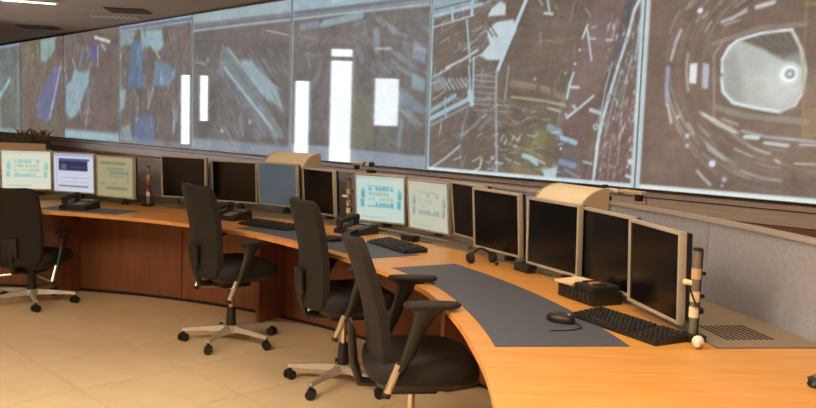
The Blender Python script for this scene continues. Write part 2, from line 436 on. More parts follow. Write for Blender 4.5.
 ('l', [(0.119, 0.7185), (0.1114, 0.702), (0.1044, 0.685), (0.0981, 0.6674), (0.0924, 0.6494), (0.0874, 0.631)], (185, 188, 190), 0.7140600169446532, 0.0041),
 ('l', [(0.3813, 0.1858), (0.3903, 0.1817), (0.3993, 0.1779), (0.4084, 0.1746), (0.4175, 0.1717), (0.4266, 0.1693)], (185, 188, 190), 0.6537350105447584, 0.0076),
 ('l', [(0.3529, 0.8826), (0.3346, 0.8789), (0.3164, 0.8739), (0.2986, 0.8675), (0.281, 0.8598), (0.2639, 0.8508)], (165, 160, 156), 0.5173521175757246, 0.0049),
 ('l', [(0.3684, 0.1933), (0.3807, 0.1867), (0.3931, 0.181), (0.4057, 0.1761), (0.4183, 0.172), (0.431, 0.1688)], (185, 188, 190), 0.7233982767158649, 0.0085),
 ('l', [(0.2593, 0.1401), (0.2818, 0.1213), (0.3052, 0.1048), (0.3292, 0.0905), (0.3536, 0.0786), (0.3783, 0.0691)], (165, 160, 156), 0.7941668273721523, 0.0041),
 ('l', [(0.4408, 0.0805), (0.4467, 0.0799), (0.4526, 0.0794), (0.4585, 0.0791), (0.4643, 0.0789), (0.4701, 0.0789)], (150, 140, 132), 0.5656088073099288, 0.0039),
 ('l', [(0.2167, 0.8179), (0.1992, 0.8014), (0.1828, 0.7833), (0.1674, 0.7636), (0.1532, 0.7424), (0.1402, 0.7198)], (205, 212, 215), 0.7675198022983349, 0.0049),
 ('l', [(0.1774, 0.718), (0.1721, 0.7087), (0.1669, 0.6992), (0.162, 0.6895), (0.1573, 0.6795), (0.1529, 0.6693)], (104, 88, 80), 0.588392350065724, 0.0064),
 ('l', [(0.2889, 0.1942), (0.3004, 0.1838), (0.3122, 0.1741), (0.3242, 0.1652), (0.3365, 0.1569), (0.349, 0.1494)], (104, 88, 80), 0.5352039997626878, 0.0047),
 ('l', [(0.3305, 0.703), (0.3217, 0.6964), (0.3132, 0.6891), (0.305, 0.6813), (0.2972, 0.6729), (0.2897, 0.6639)], (205, 212, 215), 0.7217006404991133, 0.0063),
 ('l', [(0.1557, 0.5432), (0.1538, 0.5144), (0.1538, 0.4853), (0.1557, 0.4561), (0.1595, 0.4269), (0.1652, 0.3979)], (205, 212, 215), 0.6217116282009147, 0.0089),
 ('l', [(0.3694, 0.7808), (0.3618, 0.7786), (0.3543, 0.7762), (0.3468, 0.7735), (0.3394, 0.7705), (0.3321, 0.7671)], (165, 160, 156), 0.5645803183440397, 0.0066),
 ('l', [(0.3758, 0.8354), (0.3544, 0.8313), (0.3334, 0.8253), (0.3128, 0.8172), (0.2928, 0.8072), (0.2734, 0.7951)], (150, 140, 132), 0.7765677427582296, 0.0047),
 ('l', [(0.3084, 0.2427), (0.3201, 0.2312), (0.3323, 0.2205), (0.3449, 0.2108), (0.3578, 0.2019), (0.3709, 0.194)], (185, 188, 190), 0.5923229941580527, 0.0072),
 ('l', [(0.298, 0.6753), (0.2884, 0.6638), (0.2795, 0.6515), (0.2712, 0.6384), (0.2637, 0.6246), (0.257, 0.61)], (165, 160, 156), 0.49243327183183105, 0.0032),
 ('l', [(0.3999, 0.7522), (0.3825, 0.7487), (0.3654, 0.7435), (0.3487, 0.7366), (0.3326, 0.7279), (0.3171, 0.7176)], (104, 88, 80), 0.6341752027414177, 0.0065),
 ('l', [(0.338, 0.7415), (0.3293, 0.7367), (0.3208, 0.7314), (0.3125, 0.7256), (0.3044, 0.7194), (0.2965, 0.7126)], (165, 160, 156), 0.6737450524165367, 0.0081),
 ('l', [(0.2041, 0.2747), (0.216, 0.2549), (0.2287, 0.2359), (0.2423, 0.218), (0.2567, 0.2011), (0.2717, 0.1853)], (185, 188, 190), 0.5353644379928009, 0.004),
 ('l', [(0.2493, 0.6681), (0.2425, 0.6568), (0.2361, 0.6449), (0.2303, 0.6326), (0.225, 0.6199), (0.2202, 0.6068)], (140, 120, 106), 0.743652337047056, 0.0041),
 ('l', [(0.1269, 0.6398), (0.1126, 0.594), (0.0995, 0.5239)], (195, 195, 190), 0.9, 0.0102),
 ('l', [(0.0909, 0.4926), (0.0895, 0.4251), (0.0956, 0.3453)], (165, 165, 190), 0.9, 0.0159),
 ('l', [(0.0991, 0.3453), (0.1134, 0.2737)], (205, 205, 200), 0.9, 0.01),
 ('l', [(0.1137, 0.3052), (0.1223, 0.2834), (0.1317, 0.2622), (0.1419, 0.2415), (0.1528, 0.2214), (0.1644, 0.2021), (0.1767, 0.1835), (0.1897, 0.1658), (0.2032, 0.1488), (0.2173, 0.1327), (0.2319, 0.1176), (0.2469, 0.1034), (0.2623, 0.0902), (0.2781, 0.0779)], (165, 145, 130), 0.7, 0.0063),
 ('p', [(0.1643, 0.5054), (0.1887, 0.5082), (0.1885, 0.4272), (0.1652, 0.4315)], (222, 228, 228), 1, 0.0047),
 ('p', [(0.2066, 0.5075), (0.2276, 0.5028), (0.2283, 0.4073), (0.2088, 0.4114)], (185, 190, 205), 0.9, 0.0046),
 ('l', [(0.2542, 0.2887), (0.2399, 0.5363), (0.2679, 0.5911)], (160, 145, 132), 1, 0.0076),
 ('l', [(0.2344, 0.5783), (0.3734, 0.6272), (0.5007, 0.6306)], (150, 140, 130), 0.7, 0.0181),
 ('l', [(0.2545, 0.3384), (0.3484, 0.3056), (0.5218, 0.2875)], (150, 146, 140), 0.7, 0.0223),
 ('p', [(0.263, 0.5163), (0.282, 0.5603), (0.3078, 0.5883), (0.3744, 0.6091), (0.4584, 0.6167), (0.479, 0.5905), (0.5053, 0.5121), (0.5087, 0.414), (0.4859, 0.3435), (0.4432, 0.3181), (0.3157, 0.35), (0.2769, 0.384)], (182, 186, 180), 1, 0.0075),
 ('p', [(0.3168, 0.5877), (0.3744, 0.6091), (0.4584, 0.6167), (0.4891, 0.5584), (0.4963, 0.4845), (0.4517, 0.5005), (0.3926, 0.5464)], (112, 102, 92), 0.9, 0.0111),
 ('l', [(0.3521, 0.5926), (0.4508, 0.5147)], (88, 80, 74), 0.7, 0.0043),
 ('l', [(0.3781, 0.5965), (0.4587, 0.5214)], (88, 80, 74), 0.7, 0.0043),
 ('l', [(0.4036, 0.6004), (0.4665, 0.5281)], (88, 80, 74), 0.7, 0.0042),
 ('l', [(0.4287, 0.6042), (0.4743, 0.5347)], (88, 80, 74), 0.7, 0.0042),
 ('l', [(0.4534, 0.6079), (0.482, 0.5413)], (88, 80, 74), 0.7, 0.0042),
 ('p', [(0.2661, 0.5162), (0.3039, 0.5516), (0.3549, 0.3465), (0.3157, 0.35), (0.2769, 0.384)], (150, 152, 146), 0.6, 0.0302),
 ('p', [(0.3947, 0.5102), (0.4912, 0.5233), (0.5069, 0.4), (0.4477, 0.3361), (0.4023, 0.3831)], (205, 212, 208), 0.5, 0.0435),
 ('l', [(0.2687, 0.4709), (0.2661, 0.5162), (0.2849, 0.5638), (0.3108, 0.5881), (0.3802, 0.6086), (0.464, 0.6145)], (222, 234, 238), 1, 0.0096),
 ('l', [(0.464, 0.6145), (0.4987, 0.5333), (0.5106, 0.4699), (0.5073, 0.3929), (0.4887, 0.3435)], (222, 234, 238), 0.9, 0.0084),
 ('l', [(0.2669, 0.4483), (0.2762, 0.3953), (0.3094, 0.3538), (0.3762, 0.3355), (0.4486, 0.3217)], (222, 234, 238), 1, 0.0112),
 ('l', [(0.4486, 0.3217), (0.4887, 0.3435)], (190, 200, 200), 1, 0.0085),
 ('l', [(0.2599, 0.5165), (0.2669, 0.3954), (0.307, 0.3425), (0.4438, 0.3072)], (90, 88, 86), 0.8, 0.0045),
 ('l', [(0.4653, 0.4574), (0.4661, 0.4573)], (200, 210, 210), 0.8, 0.0853),
 ('l', [(0.4653, 0.4574), (0.4661, 0.4573)], (238, 246, 246), 1, 0.0604),
 ('l', [(0.4681, 0.4573), (0.4689, 0.4572)], (140, 140, 138), 1, 0.0355),
 ('l', [(0.4681, 0.4573), (0.4689, 0.4572)], (220, 225, 225), 1, 0.0142),
 ('l', [(0.2578, 0.6592), (0.2937, 0.6744), (0.3285, 0.693)], (185, 188, 188), 0.9, 0.013),
 ('l', [(0.3601, 0.7043), (0.4079, 0.717)], (205, 210, 215), 0.9, 0.0161),
 ('l', [(0.2647, 0.6474), (0.3125, 0.6616)], (205, 205, 200), 0.6, 0.0074),
 ('l', [(0.1521, 0.7225), (0.1733, 0.7507)], (170, 155, 140), 1, 0.0058),
 ('l', [(0.1967, 0.6798), (0.2115, 0.7011)], (170, 165, 160), 1, 0.0091),
 ('l', [(0.1854, 0.7095), (0.1864, 0.7094)], (225, 230, 245), 1, 0.0214),
 ('l', [(0.2438, 0.6867), (0.2995, 0.7291)], (165, 142, 118), 0.7, 0.0044),
 ('l', [(0.2076, 0.3187), (0.2376, 0.3018)], (181, 181, 181), 0.8, 0.0069),
 ('l', [(0.2197, 0.3111), (0.2494, 0.2943)], (197, 197, 197), 0.8, 0.0069),
 ('l', [(0.2317, 0.3036), (0.2612, 0.2869)], (190, 190, 190), 0.8, 0.0069),
 ('l', [(0.2436, 0.2961), (0.2729, 0.2796)], (199, 199, 199), 0.8, 0.0068),
 ('l', [(0.2554, 0.2887), (0.2846, 0.2723)], (208, 208, 208), 0.8, 0.0068),
 ('l', [(0.2672, 0.2814), (0.2961, 0.265)], (184, 184, 184), 0.8, 0.0068),
 ('l', [(0.2789, 0.274), (0.3076, 0.2578)], (190, 190, 190), 0.8, 0.0068),
 ('l', [(0.2905, 0.2667), (0.319, 0.2506)], (186, 186, 186), 0.8, 0.0068),
 ('l', [(0.302, 0.2595), (0.3304, 0.2435)], (175, 175, 175), 0.8, 0.0067),
 ('l', [(0.2145, 0.3111), (0.2679, 0.2699), (0.3251, 0.2414)], (215, 218, 215), 0.8, 0.0099),
 ('l', [(0.279, 0.293), (0.3294, 0.2716)], (180, 182, 180), 1, 0.006),
 ('l', [(0.1709, 0.2712), (0.1929, 0.2327)], (180, 180, 178), 0.8, 0.0117),
 ('l', [(0.2112, 0.2567), (0.245, 0.227)], (175, 160, 145), 1, 0.0062),
 ('l', [(0.1359, 0.298), (0.1369, 0.298)], (205, 195, 190), 1, 0.0119),
 ('l', [(0.1703, 0.224), (0.1713, 0.224)], (200, 205, 215), 1, 0.0173),
 ('l', [(0.1725, 0.1846), (0.1735, 0.1847)], (190, 190, 190), 1, 0.0157),
 ('l', [(0.3427, 0.2496), (0.4115, 0.23), (0.5526, 0.2183)], (175, 182, 186), 0.8, 0.011),
 ('l', [(0.353, 0.2276), (0.3915, 0.2254)], (215, 232, 238), 0.9, 0.0147),
 ('l', [(0.4128, 0.208), (0.4782, 0.2004)], (200, 215, 220), 0.9, 0.0122),
 ('l', [(0.5107, 0.2056), (0.6404, 0.2053)], (220, 220, 215), 0.8, 0.0068),
 ('l', [(0.3255, 0.1812), (0.3781, 0.1544)], (190, 180, 170), 0.9, 0.0074),
 ('l', [(0.4016, 0.1522), (0.5595, 0.1062), (0.6703, 0.1223)], (150, 130, 112), 0.7, 0.0053),
 ('l', [(0.445, 0.1477), (0.4597, 0.1378)], (205, 205, 220), 1, 0.0072),
 ('l', [(0.5012, 0.1372), (0.5939, 0.1404)], (195, 185, 178), 1, 0.0062),
 ('p', [(0.2267, 0.2107), (0.2536, 0.1888), (0.3132, 0.1312), (0.2881, 0.1371), (0.2418, 0.1727)], (176, 196, 206), 0.9, 0.0077),
 ('l', [(0.2131, 0.2218), (0.3263, 0.117)], (165, 150, 138), 0.8, 0.0045),
 ('l', [(0.1784, 0.2557), (0.3145, 0.1085)], (150, 130, 118), 0.5, 0.0038),
 ('l', [(0.2576, 0.1196), (0.2585, 0.1197)], (222, 226, 240), 1, 0.0262),
 ('l', [(0.2109, 0.0888), (0.2319, 0.0631), (0.2559, 0.0381)], (195, 195, 200), 0.9, 0.0101),
 ('l', [(0.2987, 0.0614), (0.2996, 0.0614)], (170, 185, 195), 1, 0.0198),
 ('l', [(0.2938, 0.0379), (0.2947, 0.038)], (205, 170, 170), 1, 0.0107),
 ('l', [(0.4983, 0.7138), (0.5031, 0.5052), (0.5166, 0.2414)], (160, 135, 85), 0.8, 0.0053),
 ('p', [(0.5107, 0.3366), (0.6321, 0.3376), (0.6381, 0.2427), (0.5168, 0.2378)], (165, 140, 92), 0.35, 0.0042),
 ('l', [(0.5168, 0.2378), (0.6383, 0.2393)], (160, 140, 90), 0.7, 0.0102),
 ('l', [(0.4965, 0.7002), (0.6098, 0.6911)], (170, 145, 90), 0.6, 0.0134),
 ('l', [(0.2249, 0.0154), (0.2572, 0.0149)], (120, 104, 93), 0.1, 0.0039),
 ('l', [(0.0, 0.006), (0.5, 0.006), (1.0, 0.006)], (225, 234, 234), 1, 0.022),
 ('l', [(0.004, 0.0), (0.004, 0.5), (0.004, 1.0)], (190, 205, 212), 1, 0.03)], 1: [('p', [(-0.0396, 1.1923), (0.9908, 1.168), (1.057, -0.0225), (-0.0083, -0.029)], (113, 101, 92), 1, 0.0061),
 ('p', [(0.0007, 0.9327), (0.2891, 0.926), (0.2561, 0.8437), (0.0057, 0.8099)], (150, 172, 182), 0.9, 0.0102),
 ('l', [(0.0061, 0.7997), (0.2777, 0.8318)], (165, 190, 202), 0.95, 0.0193),
 ('l', [(0.0049, 0.8304), (0.2658, 0.8619)], (92, 84, 80), 0.8, 0.0072),
 ('l', [(0.0144, 0.7428), (0.2375, 0.7828)], (170, 180, 185), 1, 0.0097),
 ('l', [(0.1147, 0.8293), (0.1231, 0.7638)], (165, 190, 202), 1, 0.0175),
 ('l', [(0.2285, 0.8661), (0.2265, 0.7887)], (165, 190, 202), 1, 0.0195),
 ('p', [(0.2784, 0.5809), (0.3281, 0.6359), (0.3095, 0.7042), (0.3592, 0.7382), (0.4432, 0.7447), (0.4602, 0.6924), (0.4196, 0.6207), (0.3978, 0.556), (0.3212, 0.5595)], (196, 212, 216), 0.95, 0.0097),
 ('p', [(0.3116, 0.771), (0.3306, 0.8071), (0.3748, 0.8354), (0.4005, 0.8186), (0.4029, 0.7671)], (200, 216, 220), 0.95, 0.0096),
 ('l', [(0.2811, 0.7546), (0.3418, 0.6731)], (120, 95, 90), 1, 0.0096),
 ('l', [(0.3017, 0.7623), (0.3622, 0.6717)], (100, 85, 85), 1, 0.0071),
 ('l', [(0.4122, 0.7801), (0.4527, 0.7485)], (130, 98, 92), 0.8, 0.0278),
 ('l', [(0.5054, 0.8437), (0.4543, 0.716), (0.3748, 0.5095)], (190, 210, 220), 1, 0.0209),
 ('l', [(0.3697, 0.5096), (0.3701, 0.3901), (0.3923, 0.019)], (150, 165, 178), 0.9, 0.0144),
 ('l', [(0.429, 0.5264), (0.4167, 0.366)], (165, 170, 175), 0.8, 0.0095),
 ('l', [(0.2505, 0.4892), (0.3713, 0.4762)], (160, 168, 172), 0.8, 0.0053),
 ('l', [(0.2516, 0.4647), (0.3724, 0.4523)], (160, 168, 172), 0.8, 0.0053),
 ('l', [(0.2529, 0.4352), (0.3737, 0.4236)], (160, 168, 172), 0.8, 0.0053),
 ('l', [(0.2543, 0.4056), (0.375, 0.3948)], (160, 168, 172), 0.8, 0.0053),
 ('l', [(0.2556, 0.3761), (0.3763, 0.3661)], (160, 168, 172), 0.8, 0.0053),
 ('l', [(0.2569, 0.3465), (0.4329, 0.3376)], (160, 168, 172), 0.8, 0.0052),
 ('l', [(0.2582, 0.3169), (0.4343, 0.3091)], (160, 168, 172), 0.8, 0.0052),
 ('l', [(0.2818, 0.2679), (0.2902, 0.3172)], (120, 110, 104), 0.6, 0.0059),
 ('l', [(0.303, 0.2684), (0.3113, 0.3174)], (120, 110, 104), 0.6, 0.0059),
 ('l', [(0.324, 0.2688), (0.3322, 0.3176)], (120, 110, 104), 0.6, 0.0058),
 ('l', [(0.3448, 0.2692), (0.3529, 0.3178)], (120, 110, 104), 0.6, 0.0058),
 ('l', [(0.3654, 0.2697), (0.3734, 0.318)], (120, 110, 104), 0.6, 0.0058),
 ('l', [(0.2007, 0.7618), (0.217, 0.638), (0.2261, 0.554)], (160, 180, 185), 1, 0.0123),
 ('l', [(0.2216, 0.5345), (0.2398, 0.3662)], (165, 190, 202), 1, 0.0099),
 ('l', [(0.2468, 0.5727), (0.2515, 0.3465)], (165, 190, 202), 1, 0.0109),
 ('l', [(0.019, 0.4856), (0.1162, 0.5285)], (170, 180, 182), 1, 0.0101),
 ('l', [(0.0932, 0.5293), (0.1818, 0.5658), (0.2665, 0.6106)], (180, 192, 198), 1, 0.0129),
 ('l', [(0.0239, 0.3665), (0.0868, 0.4073)], (170, 165, 160), 1, 0.0077),
 ('l', [(0.0085, 0.3039), (0.1505, 0.3865)], (150, 178, 192), 0.9, 0.0252),
 ('l', [(0.01, 0.2674), (0.25, 0.381)], (165, 190, 202), 0.95, 0.0247),
 ('l', [(0.0115, 0.2308), (0.2461, 0.3464)], (140, 150, 158), 0.8, 0.0148),
 ('l', [(0.0939, 0.3766), (0.104, 0.2744)], (160, 175, 185), 1, 0.0113),
 ('l', [(0.2326, 0.4058), (0.2461, 0.3464)], (170, 195, 205), 1, 0.0297),
 ('l', [(0.061, 0.4691), (0.098, 0.4174)], (150, 162, 172), 0.75, 0.0122),
 ('l', [(0.0854, 0.4701), (0.1219, 0.4201)], (164, 176, 184), 0.75, 0.0122),
 ('l', [(0.1095, 0.471), (0.1456, 0.4228)], (178, 190, 196), 0.75, 0.0121),
 ('l', [(0.1333, 0.472), (0.169, 0.4255)], (150, 162, 172), 0.75, 0.012),
 ('l', [(0.1569, 0.4729), (0.1922, 0.4282)], (164, 176, 184), 0.75, 0.012),
 ('l', [(0.1803, 0.4738), (0.2152, 0.4308)], (178, 190, 196), 0.75, 0.0119),
 ('l', [(0.2034, 0.4747), (0.2379, 0.4334)], (150, 162, 172), 0.75, 0.0119),
 ('p', [(0.018, 0.5115), (0.0896, 0.4786), (0.0918, 0.4277), (0.0222, 0.408)], (140, 155, 165), 0.6, 0.0155),
 ('l', [(0.0383, 0.017), (0.1126, 0.0691), (0.1894, 0.1348)], (165, 175, 180), 1, 0.0134),
 ('l', [(0.1937, 0.1653), (0.2114, 0.2664), (0.2257, 0.3165)], (130, 145, 160), 0.8, 0.01),
 ('l', [(0.2039, 0.1859), (0.2924, 0.2681)], (150, 160, 160), 0.7, 0.0147),
 ('l', [(0.1903, 0.1146), (0.2054, 0.0244)], (140, 145, 150), 0.6, 0.0101),
 ('l', [(0.3119, 0.072), (0.303, 0.0317), (0.2665, 0.009)], (190, 195, 200), 0.9, 0.0119),
 ('l', [(0.2946, 0.219), (0.3444, 0.2789)], (135, 145, 160), 0.6, 0.0194),
 ('p', [(0.4327, 0.0223), (0.5184, 0.1795), (0.5672, 0.2463), (0.6431, 0.2846), (0.6727, 0.1411), (0.6382, 0.0204)], (126, 122, 86), 0.4, 0.024),
 ('p', [(0.5728, 0.2281), (0.6283, 0.2208), (0.6205, 0.1016), (0.5408, 0.1105)], (142, 148, 100), 0.4, 0.0184),
 ('l', [(0.4616, 0.1485), (0.5492, 0.1343)], (140, 120, 80), 0.8, 0.0139),
 ('p', [(0.4555, 0.0672), (0.5537, 0.0413), (0.625, 0.01), (0.4826, 0.0167)], (150, 130, 85), 0.6, 0.0095),
 ('l', [(0.522, 0.1047), (0.551, 0.0972), (0.5851, 0.0716)], (170, 205, 212), 0.9, 0.0233),
 ('l', [(0.5601, 0.1024), (0.6219, 0.0742)], (190, 190, 190), 1, 0.0092),
 ('p', [(0.6095, 0.0456), (0.681, 0.0648), (0.6748, 0.0098), (0.6248, 0.0146)], (190, 212, 215), 0.9, 0.0092),
 ('l', [(0.5773, 0.1359), (0.6526, 0.0946)], (110, 95, 85), 1, 0.0091),
 ('l', [(0.567, 0.1539), (0.67, 0.1048)], (96, 86, 76), 1, 0.0072),
 ('l', [(0.4429, 0.4414), (0.5819, 0.4206), (0.7005, 0.3746)], (140, 128, 110), 0.8, 0.0273),
 ('l', [(0.4507, 0.3801), (0.6077, 0.3613), (0.7023, 0.3391)], (170, 168, 140), 0.9, 0.0113),
 ('l', [(0.4469, 0.4601), (0.6547, 0.4106)], (160, 148, 128), 0.7, 0.0054),
 ('l', [(0.5724, 0.4253), (0.5793, 0.3795)], (110, 100, 90), 1, 0.0183),
 ('l', [(0.6369, 0.4108), (0.6436, 0.3658)], (112, 102, 92), 1, 0.018),
 ('l', [(0.5567, 0.4621), (0.5581, 0.4621)], (190, 170, 100), 1, 0.0146),
 ('l', [(0.6949, 0.4852), (0.6962, 0.4852)], (205, 180, 120), 1, 0.0106),
 ('l', [(0.6229, 0.3296), (0.6818, 0.3122)], (175, 175, 168), 1, 0.0089),
 ('l', [(0.5712, 0.6386), (0.6838, 0.6178)], (150, 138, 124), 0.8, 0.0044),
 ('l', [(0.5742, 0.6699), (0.5766, 0.6202)], (165, 150, 138), 1, 0.0054),
 ('l', [(0.5621, 0.6347), (0.726, 0.6324)], (140, 126, 112), 0.8, 0.0039),
 ('l', [(0.588, 0.7584), (0.6244, 0.7504)], (200, 210, 212), 1, 0.0111),
 ('l', [(0.5988, 0.8152), (0.6105, 0.7606)], (170, 180, 180), 1, 0.0134),
 ('l', [(0.5623, 0.8192), (0.5772, 0.7952)], (170, 165, 160), 1, 0.009),
 ('l', [(0.6357, 0.789), (0.6411, 0.7709)], (165, 150, 130), 1, 0.0066),
 ('l', [(0.5638, 0.63), (0.5652, 0.6299)], (150, 128, 110), 0.7, 0.0045),
 ('l', [(0.453, 0.5274), (0.4545, 0.5273)], (150, 128, 110), 0.7, 0.0047),
 ('l', [(0.451, 0.5072), (0.4525, 0.5071)], (150, 128, 110), 0.7, 0.0047),
 ('l', [(0.4857, 0.6989), (0.4872, 0.6988)], (150, 128, 110), 0.7, 0.0046),
 ('l', [(0.7086, 0.5295), (0.7099, 0.5294)], (150, 128, 110), 0.7, 0.0044),
 ('l', [(0.516, 0.6021), (0.5175, 0.602)], (150, 128, 110), 0.7, 0.0046),
 ('l', [(0.5953, 0.5589), (0.5966, 0.5588)], (150, 128, 110), 0.7, 0.0045),
 ('l', [(0.504, 0.5377), (0.5054, 0.5376)], (150, 128, 110), 0.7, 0.0046),
 ('l', [(0.7501, 0.5541), (0.7514, 0.554)], (150, 128, 110), 0.7, 0.0043),
 ('l', [(0.7311, 0.5027), (0.7324, 0.5027)], (150, 128, 110), 0.7, 0.0044),
 ('l', [(0.5664, 0.5298), (0.5678, 0.5298)], (150, 128, 110), 0.7, 0.0046),
 ('l', [(0.7015, 0.5837), (0.7028, 0.5836)], (150, 128, 110), 0.7, 0.0044),
 ('l', [(0.4762, 0.5886), (0.4777, 0.5885)], (150, 128, 110), 0.7, 0.0046),
 ('l', [(0.721, 0.6464), (0.7223, 0.6463)], (150, 128, 110), 0.7, 0.0044),
 ('l', [(0.6494, 0.5149), (0.6507, 0.5149)], (150, 128, 110), 0.7, 0.0045),
 ('l', [(0.6253, 0.7152), (0.6266, 0.7151)], (150, 128, 110), 0.7, 0.0045),
 ('l', [(0.6375, 0.6638), (0.6388, 0.6637)], (150, 128, 110), 0.7, 0.0044),
 ('l', [(0.7095, 0.5662), (0.7108, 0.5662)], (150, 128, 110), 0.7, 0.0044),
 ('l', [(0.5441, 0.5193), (0.5455, 0.5193)], (150, 128, 110), 0.7, 0.0046),
 ('l', [(0.6363, 0.6447), (0.6377, 0.6446)], (150, 128, 110), 0.7, 0.0045),
 ('p', [(0.8039, 0.8091), (0.9377, 0.7937), (0.8608, 0.4927), (0.8354, 0.3656), (0.7109, 0.2548), (0.7214, 0.3877), (0.7485, 0.605)], (130, 108, 106), 0.8, 0.0127),
 ('p', [(0.7054, 0.2769), (0.8268, 0.3741), (0.8376, 0.3227), (0.8139, 0.1489), (0.8005, 0.0076), (0.6927, 0.0069), (0.6925, 0.1871)], (120, 96, 90), 0.8, 0.0089),
 ('p', [(0.6826, 0.2092), (0.7722, 0.1466), (0.7874, 0.0153), (0.7015, 0.0076)], (112, 108, 112), 0.7, 0.0134),
 ('l', [(0.7775, 0.6888), (0.7596, 0.6344)], (205, 220, 228), 1, 0.0086),
 ('l', [(0.7786, 0.6673), (0.8019, 0.5376)], (190, 200, 208), 1, 0.0094),
 ('l', [(0.7887, 0.6324), (0.8135, 0.6264)], (165, 190, 202), 1, 0.0077),
 ('l', [(0.7947, 0.6746), (0.8147, 0.6814)], (165, 190, 202), 1, 0.0059),
 ('l', [(0.7879, 0.7262), (0.7654, 0.7625)], (180, 180, 180), 1, 0.0043),
 ('l', [(0.8581, 0.6192), (0.8818, 0.6176)], (205, 205, 195), 1, 0.0084),
 ('l', [(0.9005, 0.6329), (0.9017, 0.6328)], (165, 170, 175), 1, 0.0166),
 ('l', [(0.7497, 0.5833), (0.7509, 0.5832)], (222, 234, 238), 1, 0.0095),
 ('l', [(0.7337, 0.5233), (0.735, 0.5232)], (222, 234, 238), 1, 0.0096),
 ('l', [(0.7293, 0.4841), (0.7149, 0.4318), (0.707, 0.3745)], (195, 210, 218), 1, 0.0106),
 ('l', [(0.7196, 0.423), (0.7539, 0.4202)], (190, 200, 210), 1, 0.0131),
 ('l', [(0.7093, 0.2859), (0.7627, 0.3307), (0.8182, 0.3828)], (195, 208, 215), 1, 0.0105),
 ('l', [(0.7368, 0.3393), (0.7505, 0.3218)], (165, 190, 202), 1, 0.0154),
 ('l', [(0.7041, 0.3036), (0.7137, 0.286)], (165, 190, 202), 1, 0.0106),
 ('l', [(0.809, 0.3224), (0.8464, 0.3099)], (185, 198, 202), 1, 0.0171),
 ('l', [(0.8333, 0.2495), (0.8346, 0.2495)], (175, 195, 205), 1, 0.0258),
 ('l', [(0.8333, 0.2495), (0.8346, 0.2495)], (90, 90, 95), 1, 0.0103),
 ('l', [(0.6677, 0.2401), (0.6783, 0.2943), (0.6887, 0.3479)], (150, 150, 150), 1, 0.0045),
 ('l', [(0.6364, 0.2392), (0.6821, 0.2181)], (140, 165, 185), 0.8, 0.0359),
 ('l', [(0.692, 0.1961), (0.7537, 0.1766)], (170, 205, 220), 0.9, 0.022),
 ('l', [(0.6931, 0.0882), (0.7504, 0.0744)], (140, 158, 190), 0.8, 0.0266),
 ('l', [(0.7124, 0.0536), (0.7786, 0.0234)], (140, 150, 165), 1, 0.0088),
 ('l', [(0.7917, 0.095), (0.8254, 0.0886)], (175, 185, 185), 1, 0.0104),
 ('l', [(0.6901, 0.1466), (0.6914, 0.1467)], (222, 234, 238), 1, 0.0108),
 ('l', [(0.7832, 0.03), (0.7845, 0.0302)], (150, 150, 155), 0.7, 0.0075),
 ('l', [(0.7639, 0.0712), (0.7652, 0.0713)], (165, 140, 140), 0.7, 0.0062),
 ('l', [(0.749, 0.0129), (0.7503, 0.0131)], (150, 150, 155), 0.7, 0.0077),
 ('l', [(0.7671, 0.1158), (0.7683, 0.1159)], (165, 140, 140), 0.7, 0.0059),
 ('l', [(0.7616, 0.2168), (0.7629, 0.2169)], (90, 84, 84), 0.7, 0.0065),
 ('l', [(0.7783, 0.0259), (0.7796, 0.026)], (150, 150, 155), 0.7, 0.0066),
 ('l', [(0.7513, 0.028), (0.7526, 0.0281)], (150, 150, 155), 0.7, 0.0072),
 ('l', [(0.7004, 0.1727), (0.7017, 0.1727)], (150, 150, 155), 0.7, 0.0048),
 ('l', [(0.7896, 0.0125), (0.7909, 0.0126)], (165, 140, 140), 0.7, 0.0036),
 ('l', [(0.7093, 0.1432), (0.7106, 0.1433)], (165, 140, 140), 0.7, 0.0075),
 ('l', [(0.7363, 0.0057), (0.7376, 0.0058)], (165, 140, 140), 0.7, 0.0074),
 ('l', [(0.7512, 0.2175), (0.7525, 0.2176)], (150, 150, 155), 0.7, 0.0053),
 ('l', [(0.7751, 0.0358), (0.7764, 0.0359)], (165, 140, 140), 0.7, 0.0048),
 ('l', [(0.7214, 0.1778), (0.7227, 0.1779)], (90, 84, 84), 0.7, 0.0067),
 ('l', [(0.7084, 0.2195), (0.7098, 0.2196)], (90, 84, 84), 0.7, 0.0075),
 ('l', [(0.7341, 0.0221), (0.7354, 0.0222)], (90, 84, 84), 0.7, 0.0078),
 ('l', [(0.7299, 0.0863), (0.7311, 0.0864)], (165, 140, 140), 0.7, 0.0047),
 ('l', [(0.704, 0.1332), (0.7053, 0.1333)], (165, 140, 140), 0.7, 0.0063),
 ('l', [(0.7824, 0.1971), (0.7836, 0.1972)], (150, 150, 155), 0.7, 0.0068),
 ('l', [(0.7918, 0.0549), (0.793, 0.055)], (165, 140, 140), 0.7, 0.0062),
 ('l', [(0.7225, 0.0156), (0.7238, 0.0157)], (165, 140, 140), 0.7, 0.0066),
 ('l', [(0.7417, 0.1995), (0.743, 0.1995)], (90, 84, 84), 0.7, 0.005),
 ('l', [(0.7497, 0.18), (0.751, 0.18)], (165, 140, 140), 0.7, 0.0039),
 ('l', [(0.7753, 0.2009), (0.7766, 0.2009)], (90, 84, 84), 0.7, 0.0078),
 ('l', [(0.7831, 0.0984), (0.7844, 0.0985)], (165, 140, 140), 0.7, 0.0042),
 ('l', [(0.7079, 0.0337), (0.7092, 0.0338)], (165, 140, 140), 0.7, 0.0044),
 ('l', [(0.7732, 0.0593), (0.7745, 0.0594)], (165, 140, 140), 0.7, 0.0071),
 ('l', [(0.7118, 0.2159), (0.7131, 0.2159)], (90, 84, 84), 0.7, 0.005),
 ('l', [(0.7723, 0.0561), (0.7736, 0.0562)], (150, 150, 155), 0.7, 0.0072),
